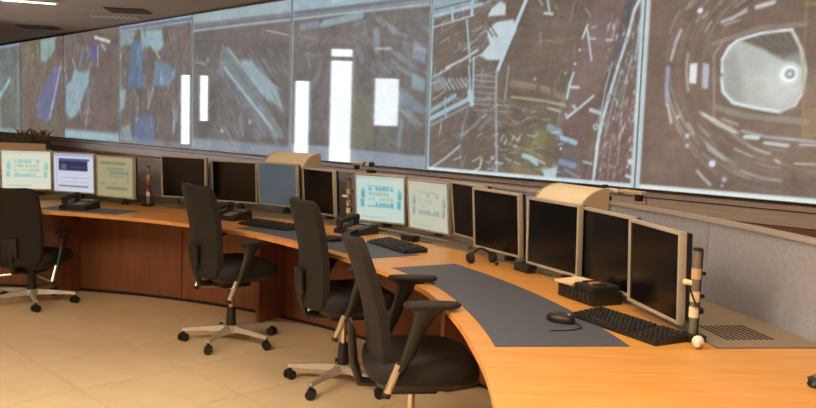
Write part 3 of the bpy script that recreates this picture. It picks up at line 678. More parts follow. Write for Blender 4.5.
 ('l', [(0.7104, 0.1756), (0.7117, 0.1757)], (150, 150, 155), 0.7, 0.0078),
 ('l', [(0.7696, 0.0096), (0.7709, 0.0097)], (90, 84, 84), 0.7, 0.0038),
 ('l', [(0.7681, 0.0783), (0.7694, 0.0784)], (150, 150, 155), 0.7, 0.0072),
 ('l', [(0.7834, 0.0508), (0.7847, 0.0509)], (165, 140, 140), 0.7, 0.0052),
 ('l', [(0.7512, 0.1054), (0.7524, 0.1055)], (165, 140, 140), 0.7, 0.0051),
 ('l', [(0.7316, 0.2163), (0.7329, 0.2164)], (150, 150, 155), 0.7, 0.0076),
 ('l', [(0.7085, 0.1746), (0.7098, 0.1747)], (165, 140, 140), 0.7, 0.0046),
 ('l', [(0.7868, 0.0199), (0.788, 0.02)], (90, 84, 84), 0.7, 0.0065),
 ('l', [(0.7351, 0.067), (0.7364, 0.0671)], (150, 150, 155), 0.7, 0.0078),
 ('l', [(0.7908, 0.186), (0.7921, 0.186)], (150, 150, 155), 0.7, 0.0058),
 ('l', [(0.6956, 0.1803), (0.6969, 0.1804)], (165, 140, 140), 0.7, 0.0073),
 ('p', [(0.9263, 0.795), (0.9753, 0.7893), (0.9399, 0.6136), (0.9092, 0.4702), (0.8721, 0.2805), (0.8561, 0.2801), (0.8846, 0.4919), (0.9069, 0.6573)], (98, 96, 98), 0.9, 0.0062),
 ('l', [(0.9827, 0.7884), (0.9597, 0.7344), (0.9453, 0.6542), (0.9268, 0.5733), (0.9077, 0.4994), (0.8824, 0.3866), (0.8601, 0.2802), (0.8456, 0.1723), (0.8372, 0.0197)], (200, 214, 222), 1, 0.0142),
 ('l', [(0.8868, 0.5253), (0.8649, 0.4164), (0.8491, 0.2585), (0.8386, 0.1503)], (190, 195, 200), 1, 0.0056),
 ('l', [(0.9236, 0.4905), (0.8992, 0.3655), (0.8755, 0.2165), (0.8616, 0.0219)], (175, 180, 185), 1, 0.0051),
 ('l', [(0.9622, 0.5508), (0.9451, 0.4484), (0.9326, 0.3236), (0.9262, 0.1551)], (170, 178, 185), 1, 0.0054),
 ('l', [(0.9844, 0.6916), (0.9747, 0.5297)], (170, 185, 195), 1, 0.0082),
 ('p', [(0.9534, 0.3654), (0.9821, 0.5294), (0.9882, 0.2829), (0.9872, 0.0247), (0.8454, 0.0205), (0.8686, 0.1949)], (122, 88, 84), 0.55, 0.0125),
 ('l', [(0.9294, 0.4111), (0.9306, 0.4111)], (150, 90, 85), 0.75, 0.0088),
 ('l', [(0.9629, 0.1376), (0.964, 0.1377)], (100, 92, 92), 0.75, 0.0043),
 ('l', [(0.9009, 0.2405), (0.9021, 0.2406)], (165, 150, 150), 0.75, 0.0034),
 ('l', [(0.9541, 0.3393), (0.9552, 0.3393)], (100, 92, 92), 0.75, 0.0087),
 ('l', [(0.9056, 0.4746), (0.9068, 0.4745)], (185, 190, 195), 0.75, 0.0068),
 ('l', [(0.9158, 0.0798), (0.917, 0.0799)], (170, 178, 190), 0.75, 0.0092),
 ('l', [(0.9635, 0.5574), (0.9646, 0.5574)], (150, 90, 85), 0.75, 0.0047),
 ('l', [(0.9518, 0.2525), (0.9529, 0.2526)], (100, 92, 92), 0.75, 0.0035),
 ('l', [(0.9354, 0.4624), (0.9365, 0.4624)], (165, 150, 150), 0.75, 0.0069),
 ('l', [(0.9009, 0.4911), (0.9021, 0.491)], (150, 90, 85), 0.75, 0.0059),
 ('l', [(0.9051, 0.2849), (0.9063, 0.2849)], (170, 178, 190), 0.75, 0.0077),
 ('l', [(0.931, 0.2173), (0.9321, 0.2173)], (170, 178, 190), 0.75, 0.0054),
 ('l', [(0.9289, 0.4034), (0.9301, 0.4034)], (150, 90, 85), 0.75, 0.0065),
 ('l', [(0.9687, 0.2693), (0.9698, 0.2694)], (185, 190, 195), 0.75, 0.0062),
 ('l', [(0.941, 0.5513), (0.9421, 0.5513)], (165, 150, 150), 0.75, 0.0044),
 ('l', [(0.9501, 0.5118), (0.9512, 0.5117)], (185, 190, 195), 0.75, 0.0068),
 ('l', [(0.9017, 0.2862), (0.9029, 0.2862)], (185, 190, 195), 0.75, 0.0089),
 ('l', [(0.9347, 0.1448), (0.9359, 0.1449)], (150, 90, 85), 0.75, 0.0066),
 ('l', [(0.8931, 0.2359), (0.8943, 0.2359)], (150, 90, 85), 0.75, 0.0086),
 ('l', [(0.9224, 0.4754), (0.9235, 0.4754)], (185, 190, 195), 0.75, 0.005),
 ('l', [(0.8866, 0.0815), (0.8878, 0.0816)], (185, 190, 195), 0.75, 0.0059),
 ('l', [(0.9369, 0.3968), (0.938, 0.3968)], (150, 90, 85), 0.75, 0.0087),
 ('l', [(0.9196, 0.5535), (0.9208, 0.5534)], (100, 92, 92), 0.75, 0.0038),
 ('l', [(0.8508, 0.1376), (0.852, 0.1377)], (165, 150, 150), 0.75, 0.0046),
 ('l', [(0.8753, 0.1217), (0.8765, 0.1218)], (185, 190, 195), 0.75, 0.0089),
 ('l', [(0.8401, 0.0121), (0.8413, 0.0122)], (150, 90, 85), 0.75, 0.0035),
 ('l', [(0.9257, 0.2975), (0.9269, 0.2975)], (170, 178, 190), 0.75, 0.0037),
 ('l', [(0.9441, 0.2286), (0.9452, 0.2286)], (170, 178, 190), 0.75, 0.007),
 ('l', [(0.8583, 0.195), (0.8595, 0.1951)], (165, 150, 150), 0.75, 0.0038),
 ('l', [(0.8762, 0.3453), (0.8774, 0.3453)], (170, 178, 190), 0.75, 0.004),
 ('l', [(0.9047, 0.4099), (0.9058, 0.4098)], (170, 178, 190), 0.75, 0.005),
 ('l', [(0.9325, 0.26), (0.9337, 0.26)], (170, 178, 190), 0.75, 0.007),
 ('l', [(0.8648, 0.0401), (0.866, 0.0402)], (170, 178, 190), 0.75, 0.0081),
 ('l', [(0.9585, 0.2272), (0.9596, 0.2273)], (165, 150, 150), 0.75, 0.0068),
 ('l', [(0.9272, 0.2947), (0.9283, 0.2947)], (170, 178, 190), 0.75, 0.0048),
 ('l', [(0.9838, 0.3366), (0.9849, 0.3366)], (170, 178, 190), 0.75, 0.0091),
 ('l', [(0.9328, 0.2836), (0.934, 0.2836)], (165, 150, 150), 0.75, 0.0067),
 ('l', [(0.9354, 0.4453), (0.9366, 0.4452)], (170, 178, 190), 0.75, 0.0067),
 ('l', [(0.9105, 0.0441), (0.9117, 0.0442)], (150, 90, 85), 0.75, 0.0054),
 ('l', [(0.9777, 0.501), (0.9789, 0.501)], (165, 150, 150), 0.75, 0.0082),
 ('l', [(0.9377, 0.2899), (0.9389, 0.2899)], (165, 150, 150), 0.75, 0.0049),
 ('l', [(0.9682, 0.4142), (0.9694, 0.4142)], (150, 90, 85), 0.75, 0.0079),
 ('l', [(0.8787, 0.2281), (0.8799, 0.2281)], (150, 90, 85), 0.75, 0.006),
 ('l', [(0.873, 0.5784), (0.8742, 0.5783)], (185, 190, 195), 0.75, 0.0085),
 ('l', [(0.9459, 0.0927), (0.947, 0.0928)], (165, 150, 150), 0.75, 0.0044),
 ('l', [(0.9418, 0.3817), (0.943, 0.3817)], (100, 92, 92), 0.75, 0.0056),
 ('l', [(0.9076, 0.0476), (0.9088, 0.0477)], (150, 90, 85), 0.75, 0.0064),
 ('l', [(0.8602, 0.1371), (0.8615, 0.1372)], (185, 190, 195), 0.75, 0.0038),
 ('l', [(0.8811, 0.3707), (0.8822, 0.3707)], (185, 190, 195), 0.75, 0.0074),
 ('l', [(0.9843, 0.277), (0.9855, 0.2771)], (150, 90, 85), 0.75, 0.0053),
 ('l', [(0.8632, 0.0855), (0.8644, 0.0856)], (185, 190, 195), 0.75, 0.0055),
 ('l', [(0.9303, 0.1594), (0.9315, 0.1595)], (170, 178, 190), 0.75, 0.0063),
 ('l', [(0.9525, 0.3476), (0.9536, 0.3476)], (185, 190, 195), 0.75, 0.0056),
 ('l', [(0.9263, 0.3383), (0.9275, 0.3383)], (185, 190, 195), 0.75, 0.0078),
 ('l', [(0.8792, 0.4324), (0.8804, 0.4323)], (150, 90, 85), 0.75, 0.0061),
 ('l', [(0.9741, 0.1626), (0.9752, 0.1626)], (150, 90, 85), 0.75, 0.0052),
 ('l', [(0.903, 0.0821), (0.9042, 0.0822)], (185, 190, 195), 0.75, 0.0089),
 ('l', [(0.8963, 0.1349), (0.8975, 0.135)], (170, 178, 190), 0.75, 0.0056),
 ('l', [(0.9499, 0.1193), (0.951, 0.1193)], (150, 90, 85), 0.75, 0.0059),
 ('l', [(0.93, 0.0902), (0.9311, 0.0903)], (100, 92, 92), 0.75, 0.0071),
 ('l', [(0.9049, 0.4326), (0.906, 0.4326)], (165, 150, 150), 0.75, 0.0036),
 ('l', [(0.9586, 0.2442), (0.9597, 0.2442)], (170, 178, 190), 0.75, 0.0047),
 ('l', [(0.9144, 0.3923), (0.9156, 0.3923)], (185, 190, 195), 0.75, 0.0058),
 ('l', [(0.9794, 0.3127), (0.9806, 0.3128)], (100, 92, 92), 0.75, 0.0082),
 ('l', [(0.9155, 0.1562), (0.9167, 0.1562)], (150, 90, 85), 0.75, 0.0078),
 ('l', [(0.9062, 0.4828), (0.9074, 0.4827)], (170, 178, 190), 0.75, 0.0042),
 ('l', [(0.9294, 0.1839), (0.9306, 0.184)], (100, 92, 92), 0.75, 0.0073),
 ('l', [(0.9613, 0.1531), (0.9624, 0.1532)], (100, 92, 92), 0.75, 0.009),
 ('l', [(0.8983, 0.168), (0.8995, 0.1681)], (185, 190, 195), 0.75, 0.0064),
 ('l', [(0.944, 0.17), (0.9452, 0.17)], (170, 178, 190), 0.75, 0.0049),
 ('l', [(0.9735, 0.199), (0.9746, 0.199)], (185, 190, 195), 0.75, 0.0064),
 ('l', [(0.9469, 0.3323), (0.948, 0.3323)], (165, 150, 150), 0.75, 0.0067),
 ('l', [(0.9616, 0.5666), (0.9628, 0.5665)], (165, 150, 150), 0.75, 0.0077),
 ('l', [(0.9034, 0.415), (0.9046, 0.415)], (165, 150, 150), 0.75, 0.006),
 ('l', [(0.871, 0.4395), (0.8722, 0.4395)], (100, 92, 92), 0.75, 0.0038),
 ('l', [(0.9529, 0.5298), (0.954, 0.5297)], (100, 92, 92), 0.75, 0.0047),
 ('l', [(0.8551, 0.1324), (0.8563, 0.1325)], (165, 150, 150), 0.75, 0.0071),
 ('l', [(0.9663, 0.4813), (0.9675, 0.4813)], (165, 150, 150), 0.75, 0.0062),
 ('l', [(0.8676, 0.4709), (0.8688, 0.4709)], (150, 90, 85), 0.75, 0.0062),
 ('l', [(0.9137, 0.4436), (0.9149, 0.4436)], (150, 90, 85), 0.75, 0.0041),
 ('l', [(0.9483, 0.2175), (0.9495, 0.2175)], (150, 90, 85), 0.75, 0.007),
 ('l', [(0.9666, 0.5376), (0.9678, 0.5375)], (185, 190, 195), 0.75, 0.0052),
 ('l', [(0.9015, 0.0889), (0.9026, 0.089)], (165, 150, 150), 0.75, 0.0046),
 ('l', [(0.9525, 0.5638), (0.9536, 0.5638)], (185, 190, 195), 0.75, 0.0054),
 ('l', [(0.952, 0.111), (0.9531, 0.1111)], (100, 92, 92), 0.75, 0.0082),
 ('l', [(0.906, 0.3012), (0.9072, 0.3012)], (165, 150, 150), 0.75, 0.0075),
 ('l', [(0.8883, 0.5137), (0.8895, 0.5136)], (170, 178, 190), 0.75, 0.006),
 ('l', [(0.9153, 0.3249), (0.9165, 0.3249)], (100, 92, 92), 0.75, 0.0089),
 ('l', [(0.9417, 0.4533), (0.9429, 0.4533)], (185, 190, 195), 0.75, 0.0049),
 ('l', [(0.9475, 0.4417), (0.9487, 0.4417)], (150, 90, 85), 0.75, 0.0052),
 ('l', [(0.949, 0.1453), (0.9502, 0.1454)], (170, 178, 190), 0.75, 0.0041),
 ('l', [(0.9815, 0.1511), (0.9826, 0.1512)], (100, 92, 92), 0.75, 0.0089),
 ('l', [(0.8689, 0.2135), (0.8701, 0.2136)], (165, 150, 150), 0.75, 0.0045),
 ('l', [(0.8639, 0.2716), (0.8651, 0.2716)], (150, 90, 85), 0.75, 0.0079),
 ('l', [(0.928, 0.5762), (0.9291, 0.5762)], (170, 178, 190), 0.75, 0.0072),
 ('l', [(0.9022, 0.5914), (0.9034, 0.5913)], (165, 150, 150), 0.75, 0.0045),
 ('l', [(0.8988, 0.5291), (0.9, 0.529)], (170, 178, 190), 0.75, 0.0057),
 ('l', [(0.8425, 0.0645), (0.8437, 0.0646)], (170, 178, 190), 0.75, 0.0059),
 ('l', [(0.9535, 0.1323), (0.9546, 0.1323)], (150, 90, 85), 0.75, 0.0069),
 ('l', [(0.9554, 0.0501), (0.9566, 0.0502)], (100, 92, 92), 0.75, 0.0084),
 ('l', [(0.8658, 0.0349), (0.867, 0.035)], (150, 90, 85), 0.75, 0.0081),
 ('l', [(0.9806, 0.1773), (0.9817, 0.1774)], (170, 178, 190), 0.75, 0.0044),
 ('l', [(0.9268, 0.3289), (0.9279, 0.3289)], (165, 150, 150), 0.75, 0.0041),
 ('l', [(0.9307, 0.1275), (0.9319, 0.1276)], (100, 92, 92), 0.75, 0.0059),
 ('l', [(0.9838, 0.3863), (0.9849, 0.3863)], (185, 190, 195), 0.75, 0.009),
 ('l', [(0.9172, 0.1318), (0.9184, 0.1319)], (185, 190, 195), 0.75, 0.0049),
 ('l', [(0.8857, 0.1861), (0.8869, 0.1861)], (170, 178, 190), 0.75, 0.006),
 ('l', [(0.9211, 0.3067), (0.9223, 0.3068)], (185, 190, 195), 0.75, 0.009),
 ('l', [(0.9543, 0.4407), (0.9554, 0.4407)], (150, 90, 85), 0.75, 0.0039),
 ('l', [(0.8744, 0.2433), (0.8756, 0.2434)], (165, 150, 150), 0.75, 0.0064),
 ('l', [(0.9183, 0.2072), (0.9195, 0.2072)], (165, 150, 150), 0.75, 0.0036),
 ('l', [(0.9074, 0.2352), (0.9086, 0.2352)], (100, 92, 92), 0.75, 0.0044),
 ('l', [(0.9145, 0.1844), (0.9157, 0.1844)], (150, 90, 85), 0.75, 0.0057),
 ('l', [(0.9481, 0.3456), (0.9492, 0.3457)], (170, 178, 190), 0.75, 0.0035),
 ('l', [(0.9693, 0.5605), (0.9705, 0.5604)], (185, 190, 195), 0.75, 0.0044),
 ('l', [(0.9002, 0.2906), (0.9014, 0.2907)], (185, 190, 195), 0.75, 0.0079),
 ('l', [(0.8751, 0.5243), (0.8763, 0.5243)], (100, 92, 92), 0.75, 0.0077),
 ('l', [(0.8827, 0.1325), (0.8839, 0.1326)], (100, 92, 92), 0.75, 0.006),
 ('l', [(0.9068, 0.2644), (0.9079, 0.2644)], (100, 92, 92), 0.75, 0.0041),
 ('l', [(0.8919, 0.3623), (0.8931, 0.3623)], (100, 92, 92), 0.75, 0.0044),
 ('l', [(0.9047, 0.2915), (0.9059, 0.2915)], (165, 150, 150), 0.75, 0.0067),
 ('l', [(0.9402, 0.5094), (0.9413, 0.5094)], (165, 150, 150), 0.75, 0.0063),
 ('l', [(0.9458, 0.5573), (0.9469, 0.5573)], (185, 190, 195), 0.75, 0.0081),
 ('l', [(0.9501, 0.0767), (0.9512, 0.0768)], (165, 150, 150), 0.75, 0.007),
 ('l', [(0.8395, 0.024), (0.8408, 0.0241)], (100, 92, 92), 0.75, 0.0059),
 ('l', [(0.9637, 0.498), (0.9648, 0.4979)], (185, 190, 195), 0.75, 0.0087),
 ('l', [(0.9158, 0.517), (0.917, 0.517)], (150, 90, 85), 0.75, 0.008),
 ('l', [(0.9774, 0.278), (0.9785, 0.278)], (185, 190, 195), 0.75, 0.0081),
 ('l', [(0.8879, 0.2302), (0.8891, 0.2302)], (100, 92, 92), 0.75, 0.0078),
 ('l', [(0.8702, 0.499), (0.8714, 0.4989)], (150, 90, 85), 0.75, 0.0054),
 ('l', [(0.9061, 0.4463), (0.9073, 0.4463)], (165, 150, 150), 0.75, 0.0067),
 ('l', [(0.8932, 0.3505), (0.8944, 0.3505)], (170, 178, 190), 0.75, 0.004),
 ('l', [(0.9261, 0.5354), (0.9273, 0.5354)], (100, 92, 92), 0.75, 0.0068),
 ('l', [(0.8612, 0.0738), (0.8625, 0.0738)], (100, 92, 92), 0.75, 0.0058),
 ('l', [(0.9155, 0.2963), (0.9167, 0.2964)], (165, 150, 150), 0.75, 0.0086),
 ('l', [(0.9176, 0.2086), (0.9187, 0.2086)], (150, 90, 85), 0.75, 0.0044),
 ('l', [(0.9451, 0.0934), (0.9462, 0.0934)], (170, 178, 190), 0.75, 0.0038),
 ('l', [(0.9524, 0.2527), (0.9536, 0.2528)], (165, 150, 150), 0.75, 0.0064),
 ('l', [(0.9446, 0.4256), (0.9458, 0.4256)], (100, 92, 92), 0.75, 0.0073),
 ('l', [(0.9213, 0.4458), (0.9224, 0.4457)], (185, 190, 195), 0.75, 0.0064),
 ('l', [(0.9391, 0.4084), (0.9403, 0.4084)], (150, 90, 85), 0.75, 0.0055),
 ('l', [(0.8957, 0.5149), (0.8969, 0.5148)], (185, 190, 195), 0.75, 0.0055),
 ('l', [(0.9847, 0.03), (0.9858, 0.0301)], (100, 92, 92), 0.75, 0.0058),
 ('l', [(0.9147, 0.4302), (0.9158, 0.4302)], (100, 92, 92), 0.75, 0.0043),
 ('l', [(0.9126, 0.4684), (0.9137, 0.4684)], (150, 90, 85), 0.75, 0.005),
 ('l', [(0.9746, 0.1676), (0.9757, 0.1677)], (165, 150, 150), 0.75, 0.0048),
 ('l', [(0.8786, 0.481), (0.8798, 0.481)], (165, 150, 150), 0.75, 0.0063),
 ('l', [(0.9771, 0.5559), (0.9783, 0.5558)], (150, 90, 85), 0.75, 0.0034),
 ('l', [(0.9068, 0.3676), (0.908, 0.3676)], (185, 190, 195), 0.75, 0.0089),
 ('l', [(0.8613, 0.2524), (0.8626, 0.2525)], (150, 90, 85), 0.75, 0.0056),
 ('l', [(0.9372, 0.2399), (0.9296, 0.0917)], (160, 140, 165), 0.7, 0.0085),
 ('l', [(0.8993, 0.2174), (0.8937, 0.0248)], (150, 150, 155), 0.7, 0.0064),
 ('l', [(0.9789, 0.1078), (0.98, 0.1079)], (195, 215, 225), 1, 0.025),
 ('l', [(0.9799, 0.1581), (0.9811, 0.1581)], (180, 195, 205), 1, 0.0166),
 ('l', [(0.9668, 0.0481), (0.9863, 0.0414)], (200, 212, 220), 1, 0.0125),
 ('l', [(0.9686, 0.0861), (0.9697, 0.0862)], (205, 190, 190), 1, 0.0109),
 ('l', [(0.0, 0.006), (0.5, 0.006), (1.0, 0.006)], (205, 222, 228), 1, 0.02),
 ('l', [(0.996, 0.0), (0.996, 0.5), (0.996, 1.0)], (186, 204, 212), 1, 0.03),
 ('l', [(0.004, 0.0), (0.004, 0.5), (0.004, 1.0)], (150, 172, 186), 1, 0.022)], 2: [('p', [(-0.0442, 1.0306), (0.9906, 1.0355), (1.0218, -0.0264), (-0.0174, -0.0169)], (112, 107, 105), 1, 0.0075),
 ('p', [(-0.045, 1.0618), (0.9886, 1.0864), (0.9971, 0.8771), (-0.0232, 0.8973)], (160, 182, 192), 0.95, 0.0125),
 ('l', [(-0.0236, 0.913), (0.3836, 0.905), (0.7091, 0.9011), (0.9962, 0.8976)], (112, 112, 120), 0.95, 0.0245),
 ('l', [(-0.0226, 0.8754), (0.3846, 0.8731), (0.7103, 0.8684), (0.9859, 0.863)], (168, 188, 198), 1, 0.0131),
 ('l', [(0.3286, 0.9574), (0.3895, 0.9563)], (185, 205, 215), 0.8, 0.0231),
 ('l', [(0.0824, 0.8198), (0.2144, 0.8269)], (140, 142, 166), 0.75, 0.0421),
 ('l', [(0.2465, 0.8241), (0.3858, 0.8353), (0.5464, 0.8489)], (150, 174, 182), 0.8, 0.0407),
 ('l', [(0.238, 0.8428), (0.2404, 0.8425)], (105, 92, 95), 1, 0.0239),
 ('l', [(0.4978, 0.8025), (0.5759, 0.8126)], (132, 140, 146), 0.6, 0.0224),
 ('l', [(0.6543, 0.745), (0.6574, 0.6564)], (140, 150, 164), 0.7, 0.0554),
 ('l', [(0.6507, 0.654), (0.7514, 0.6481)], (200, 210, 212), 1, 0.0082),
 ('l', [(0.5696, 0.7907), (0.5786, 0.734)], (135, 140, 150), 0.6, 0.0225),
 ('l', [(0.5241, 0.6643), (0.5551, 0.5946)], (128, 136, 145), 0.6, 0.0454),
 ('l', [(0.1092, 0.7625), (0.2172, 0.7307)], (150, 145, 145), 0.7, 0.0072),
 ('l', [(0.1037, 0.6585), (0.2362, 0.6333)], (150, 148, 148), 0.7, 0.0072),
 ('l', [(0.1465, 0.6256), (0.1565, 0.564)], (130, 140, 140), 0.6, 0.0245),
 ('l', [(0.2449, 0.6089), (0.2386, 0.5489)], (128, 138, 135), 0.6, 0.0241),
 ('l', [(0.2236, 0.5131), (0.1603, 0.429), (0.159, 0.1818)], (130, 140, 152), 0.5, 0.0492),
 ('p', [(0.4737, 0.4251), (0.6328, 0.3782), (0.657, 0.085), (0.4996, 0.088)], (120, 120, 102), 0.7, 0.0232),
 ('l', [(0.5043, 0.3901), (0.5127, 0.3555)], (130, 140, 125), 0.6, 0.0288),
 ('p', [(0.8964, 0.6843), (0.9771, 0.6374), (0.9745, 0.5545), (0.8939, 0.5896)], (140, 152, 168), 0.8, 0.0105),
 ('p', [(0.8968, 0.5154), (0.9778, 0.4711), (0.9743, 0.4084), (0.8939, 0.4305)], (140, 165, 175), 0.8, 0.0106),
 ('p', [(0.7921, 0.432), (0.9712, 0.335), (0.9729, 0.2929), (0.8083, 0.345)], (125, 140, 158), 0.8, 0.0109),
 ('l', [(0.9165, 0.641), (0.9718, 0.6222)], (165, 172, 180), 1, 0.0094),
 ('l', [(0.8377, 0.2476), (0.8232, 0.1217)], (135, 155, 170), 0.6, 0.0328),
 ('l', [(0.7603, 0.5852), (0.8006, 0.5509)], (140, 150, 160), 0.6, 0.0162),
 ('l', [(0.6801, 0.2102), (0.8302, 0.1056)], (125, 130, 140), 0.6, 0.0164),
 ('l', [(0.7206, 0.587), (0.8781, 0.516)], (135, 125, 125), 0.6, 0.0053),
 ('p', [(0.7152, 0.3668), (0.7785, 0.0918), (0.6708, 0.0858)], (122, 124, 118), 0.6, 0.0222),
 ('p', [(-0.0202, 0.0925), (1.006, 0.0675), (1.0094, -0.0169), (-0.0175, -0.0105)], (148, 160, 172), 0.9, 0.0096),
 ('l', [(0.004, 0.0), (0.004, 0.5), (0.004, 1.0)], (150, 168, 174), 0.9, 0.016),
 ('l', [(0.996, 0.0), (0.996, 0.5), (0.996, 1.0)], (150, 166, 176), 0.8, 0.016),
 ('l', [(0.0, 0.994), (0.5, 0.994), (1.0, 0.994)], (150, 168, 178), 0.7, 0.014)], 3: [('p', [(-0.0351, 1.0406), (0.9912, 1.0264), (1.0176, -0.0145), (-0.0239, -0.0253)], (112, 106, 103), 1, 0.0089),
 ('p', [(-0.0351, 1.0406), (0.9911, 1.0326), (0.9942, 0.9081), (-0.034, 0.937)], (164, 186, 192), 0.836, 0.0296),
 ('l', [(-0.0099, 0.9127), (0.5147, 0.9155), (0.9772, 0.9098)], (122, 124, 134), 0.95, 0.0285),
 ('l', [(-0.0095, 0.8831), (0.5153, 0.8815), (0.9781, 0.8754)], (164, 180, 186), 1, 0.0149),
 ('l', [(0.9075, 0.9358), (0.9594, 0.9366)], (130, 130, 135), 0.8, 0.0075),
 ('p', [(0.2683, 0.5978), (0.3332, 0.6094), (0.8736, 0.12), (0.7447, 0.1144)], (122, 122, 132), 0.792, 0.0286),
 ('p', [(0.3416, 0.7497), (0.4157, 0.7312), (0.8619, 0.2374), (0.9535, 0.1235), (0.8736, 0.12), (0.3334, 0.5953)], (128, 140, 146), 0.792, 0.0281),
 ('p', [(0.5197, 0.6429), (0.6383, 0.6373), (0.8842, 0.4324), (0.9404, 0.3035), (0.7385, 0.4011)], (160, 190, 202), 0.748, 0.0274),
 ('l', [(0.3654, 0.5941), (0.6242, 0.3681), (0.8359, 0.1842)], (180, 200, 208), 0.8, 0.0203),
 ('l', [(0.3948, 0.7324), (0.7381, 0.421)], (175, 190, 190), 0.8, 0.0133),
 ('l', [(0.6686, 0.5691), (0.9109, 0.4321)], (175, 170, 165), 1, 0.0103),
 ('l', [(0.7656, 0.4472), (0.7951, 0.3679)], (150, 165, 195), 0.8, 0.0263),
 ('l', [(0.8305, 0.4201), (0.9231, 0.2904)], (140, 135, 135), 0.7, 0.0193),
 ('l', [(0.3415, 0.7567), (0.3114, 0.6245)], (160, 165, 168), 1, 0.0106),
 ('l', [(0.2899, 0.6112), (0.6462, 0.2462)], (90, 88, 92), 0.8, 0.0068),
 ('l', [(0.4382, 0.6329), (0.7969, 0.2888)], (95, 92, 95), 0.8, 0.0066),
 ('l', [(0.0404, 0.6508), (0.1563, 0.6311)], (160, 160, 145), 0.7, 0.0218),
 ('l', [(0.1785, 0.6591), (0.1819, 0.6589)], (150, 168, 165), 0.7, 0.0434),
 ('l', [(0.085, 0.8244), (0.0885, 0.8242)], (140, 135, 140), 0.7, 0.0292),
 ('p', [(0.1368, 0.3686), (0.2475, 0.5125), (0.2738, 0.2244), (0.1626, 0.1483)], (100, 92, 90), 0.528, 0.0294),
 ('l', [(0.5271, 0.2438), (0.5594, 0.1341)], (130, 138, 152), 0.7, 0.0414),
 ('l', [(0.3404, 0.1472), (0.3437, 0.1473)], (175, 195, 205), 1, 0.0286),
 ('l', [(0.6272, 0.2186), (0.6301, 0.2186)], (150, 165, 190), 1, 0.0327),
 ('p', [(-0.0009, 0.0823), (0.9983, 0.0677), (1.0004, -0.0157), (0.0, -0.0011)], (150, 164, 172), 0.8096, 0.0303),
 ('l', [(0.2763, 0.0536), (0.2796, 0.0538)], (108, 118, 130), 1, 0.016),
 ('l', [(0.3213, 0.0528), (0.3246, 0.053)], (108, 118, 130), 1, 0.0158),
 ('l', [(0.3656, 0.052), (0.3688, 0.0522)], (108, 118, 130), 1, 0.0157),
 ('l', [(0.4093, 0.0513), (0.4125, 0.0514)], (108, 118, 130), 1, 0.0156),
 ('l', [(0.4524, 0.0505), (0.4555, 0.0507)], (108, 118, 130), 1, 0.0155),
 ('l', [(0.4949, 0.0498), (0.4979, 0.0499)], (108, 118, 130), 1, 0.0154),
 ('l', [(0.5367, 0.049), (0.5398, 0.0492)], (108, 118, 130), 1, 0.0153),
 ('l', [(0.578, 0.0483), (0.581, 0.0485)], (108, 118, 130), 1, 0.0152),
 ('l', [(0.6188, 0.0476), (0.6217, 0.0477)], (108, 118, 130), 1, 0.0151),
 ('l', [(0.0591, 0.0548), (0.0627, 0.055)], (115, 125, 135), 1, 0.012),
 ('l', [(0.0944, 0.0543), (0.0979, 0.0544)], (115, 125, 135), 1, 0.0119),
 ('l', [(0.1293, 0.0537), (0.1328, 0.0539)], (115, 125, 135), 1, 0.0119),
 ('l', [(0.1639, 0.0532), (0.1673, 0.0533)], (115, 125, 135), 1, 0.0118),
 ('l', [(0.004, 0.0), (0.004, 0.5), (0.004, 1.0)], (150, 168, 174), 0.9, 0.016),
 ('l', [(0.996, 0.0), (0.996, 0.5), (0.996, 1.0)], (150, 166, 176), 0.8, 0.016),
 ('l', [(0.0, 0.994), (0.5, 0.994), (1.0, 0.994)], (150, 168, 178), 0.7, 0.014)], 4: [('p', [(-0.0281, 1.0594), (1.0007, 1.0369), (1.0121, -0.008), (-0.0322, -0.0063)], (111, 101, 96), 1, 0.0102),
 ('l', [(0.0035, 1.0054), (0.9892, 0.9976)], (160, 178, 186), 1, 0.0148),
 ('l', [(0.0034, 0.9842), (0.9894, 0.9792)], (105, 108, 138), 1, 0.0251),
 ('l', [(0.0033, 0.9629), (0.5318, 0.9597), (0.9897, 0.957)], (150, 168, 178), 1, 0.0142),
 ('p', [(0.0191, 0.9616), (0.2479, 0.9431), (0.1882, 0.8397), (0.0187, 0.8338)], (148, 170, 176), 0.792, 0.034),
 ('p', [(0.3211, 0.9453), (0.6128, 0.9293), (0.6401, 0.7943), (0.5599, 0.7519), (0.4495, 0.8064), (0.3357, 0.7973)], (152, 184, 192), 0.836, 0.0326),
 ('l', [(0.4634, 0.8216), (0.5871, 0.7029)], (170, 175, 168), 0.8, 0.0237),
 ('p', [(0.2032, 0.872), (0.3644, 0.8444), (0.336, 0.617), (0.3938, 0.476), (0.1269, 0.4719), (0.1578, 0.6907)], (95, 122, 156), 0.792, 0.0332),
 ('l', [(0.2774, 0.7844), (0.2775, 0.6522)], (150, 175, 195), 1, 0.0124),
 ('p', [(0.5192, 0.6824), (0.7454, 0.6487), (0.7972, 0.5543), (0.7207, 0.4785), (0.5062, 0.4823)], (112, 140, 168), 0.792, 0.032),
 ('l', [(0.6149, 0.5279), (0.6189, 0.5278)], (150, 195, 210), 0.8, 0.0633),
 ('l', [(0.7587, 0.5786), (0.7626, 0.5785)], (160, 180, 200), 1, 0.0232),
 ('l', [(0.0184, 0.7484), (0.0967, 0.812)], (140, 135, 120), 1, 0.0169),
 ('p', [(0.0016, 0.4738), (0.0959, 0.4553), (0.08, 0.3012), (0.0009, 0.2658)], (150, 176, 184), 0.792, 0.0346),
 ('l', [(0.4924, 0.4583), (0.4227, 0.304)], (155, 166, 146), 0.85, 0.0295),
 ('l', [(0.218, 0.4537), (0.2776, 0.3696)], (128, 122, 110), 0.7, 0.0417),
 ('p', [(0.218, 0.2348), (0.5071, 0.248), (0.5219, 0.0128), (0.2179, 0.0145)], (105, 118, 152), 0.792, 0.0338),
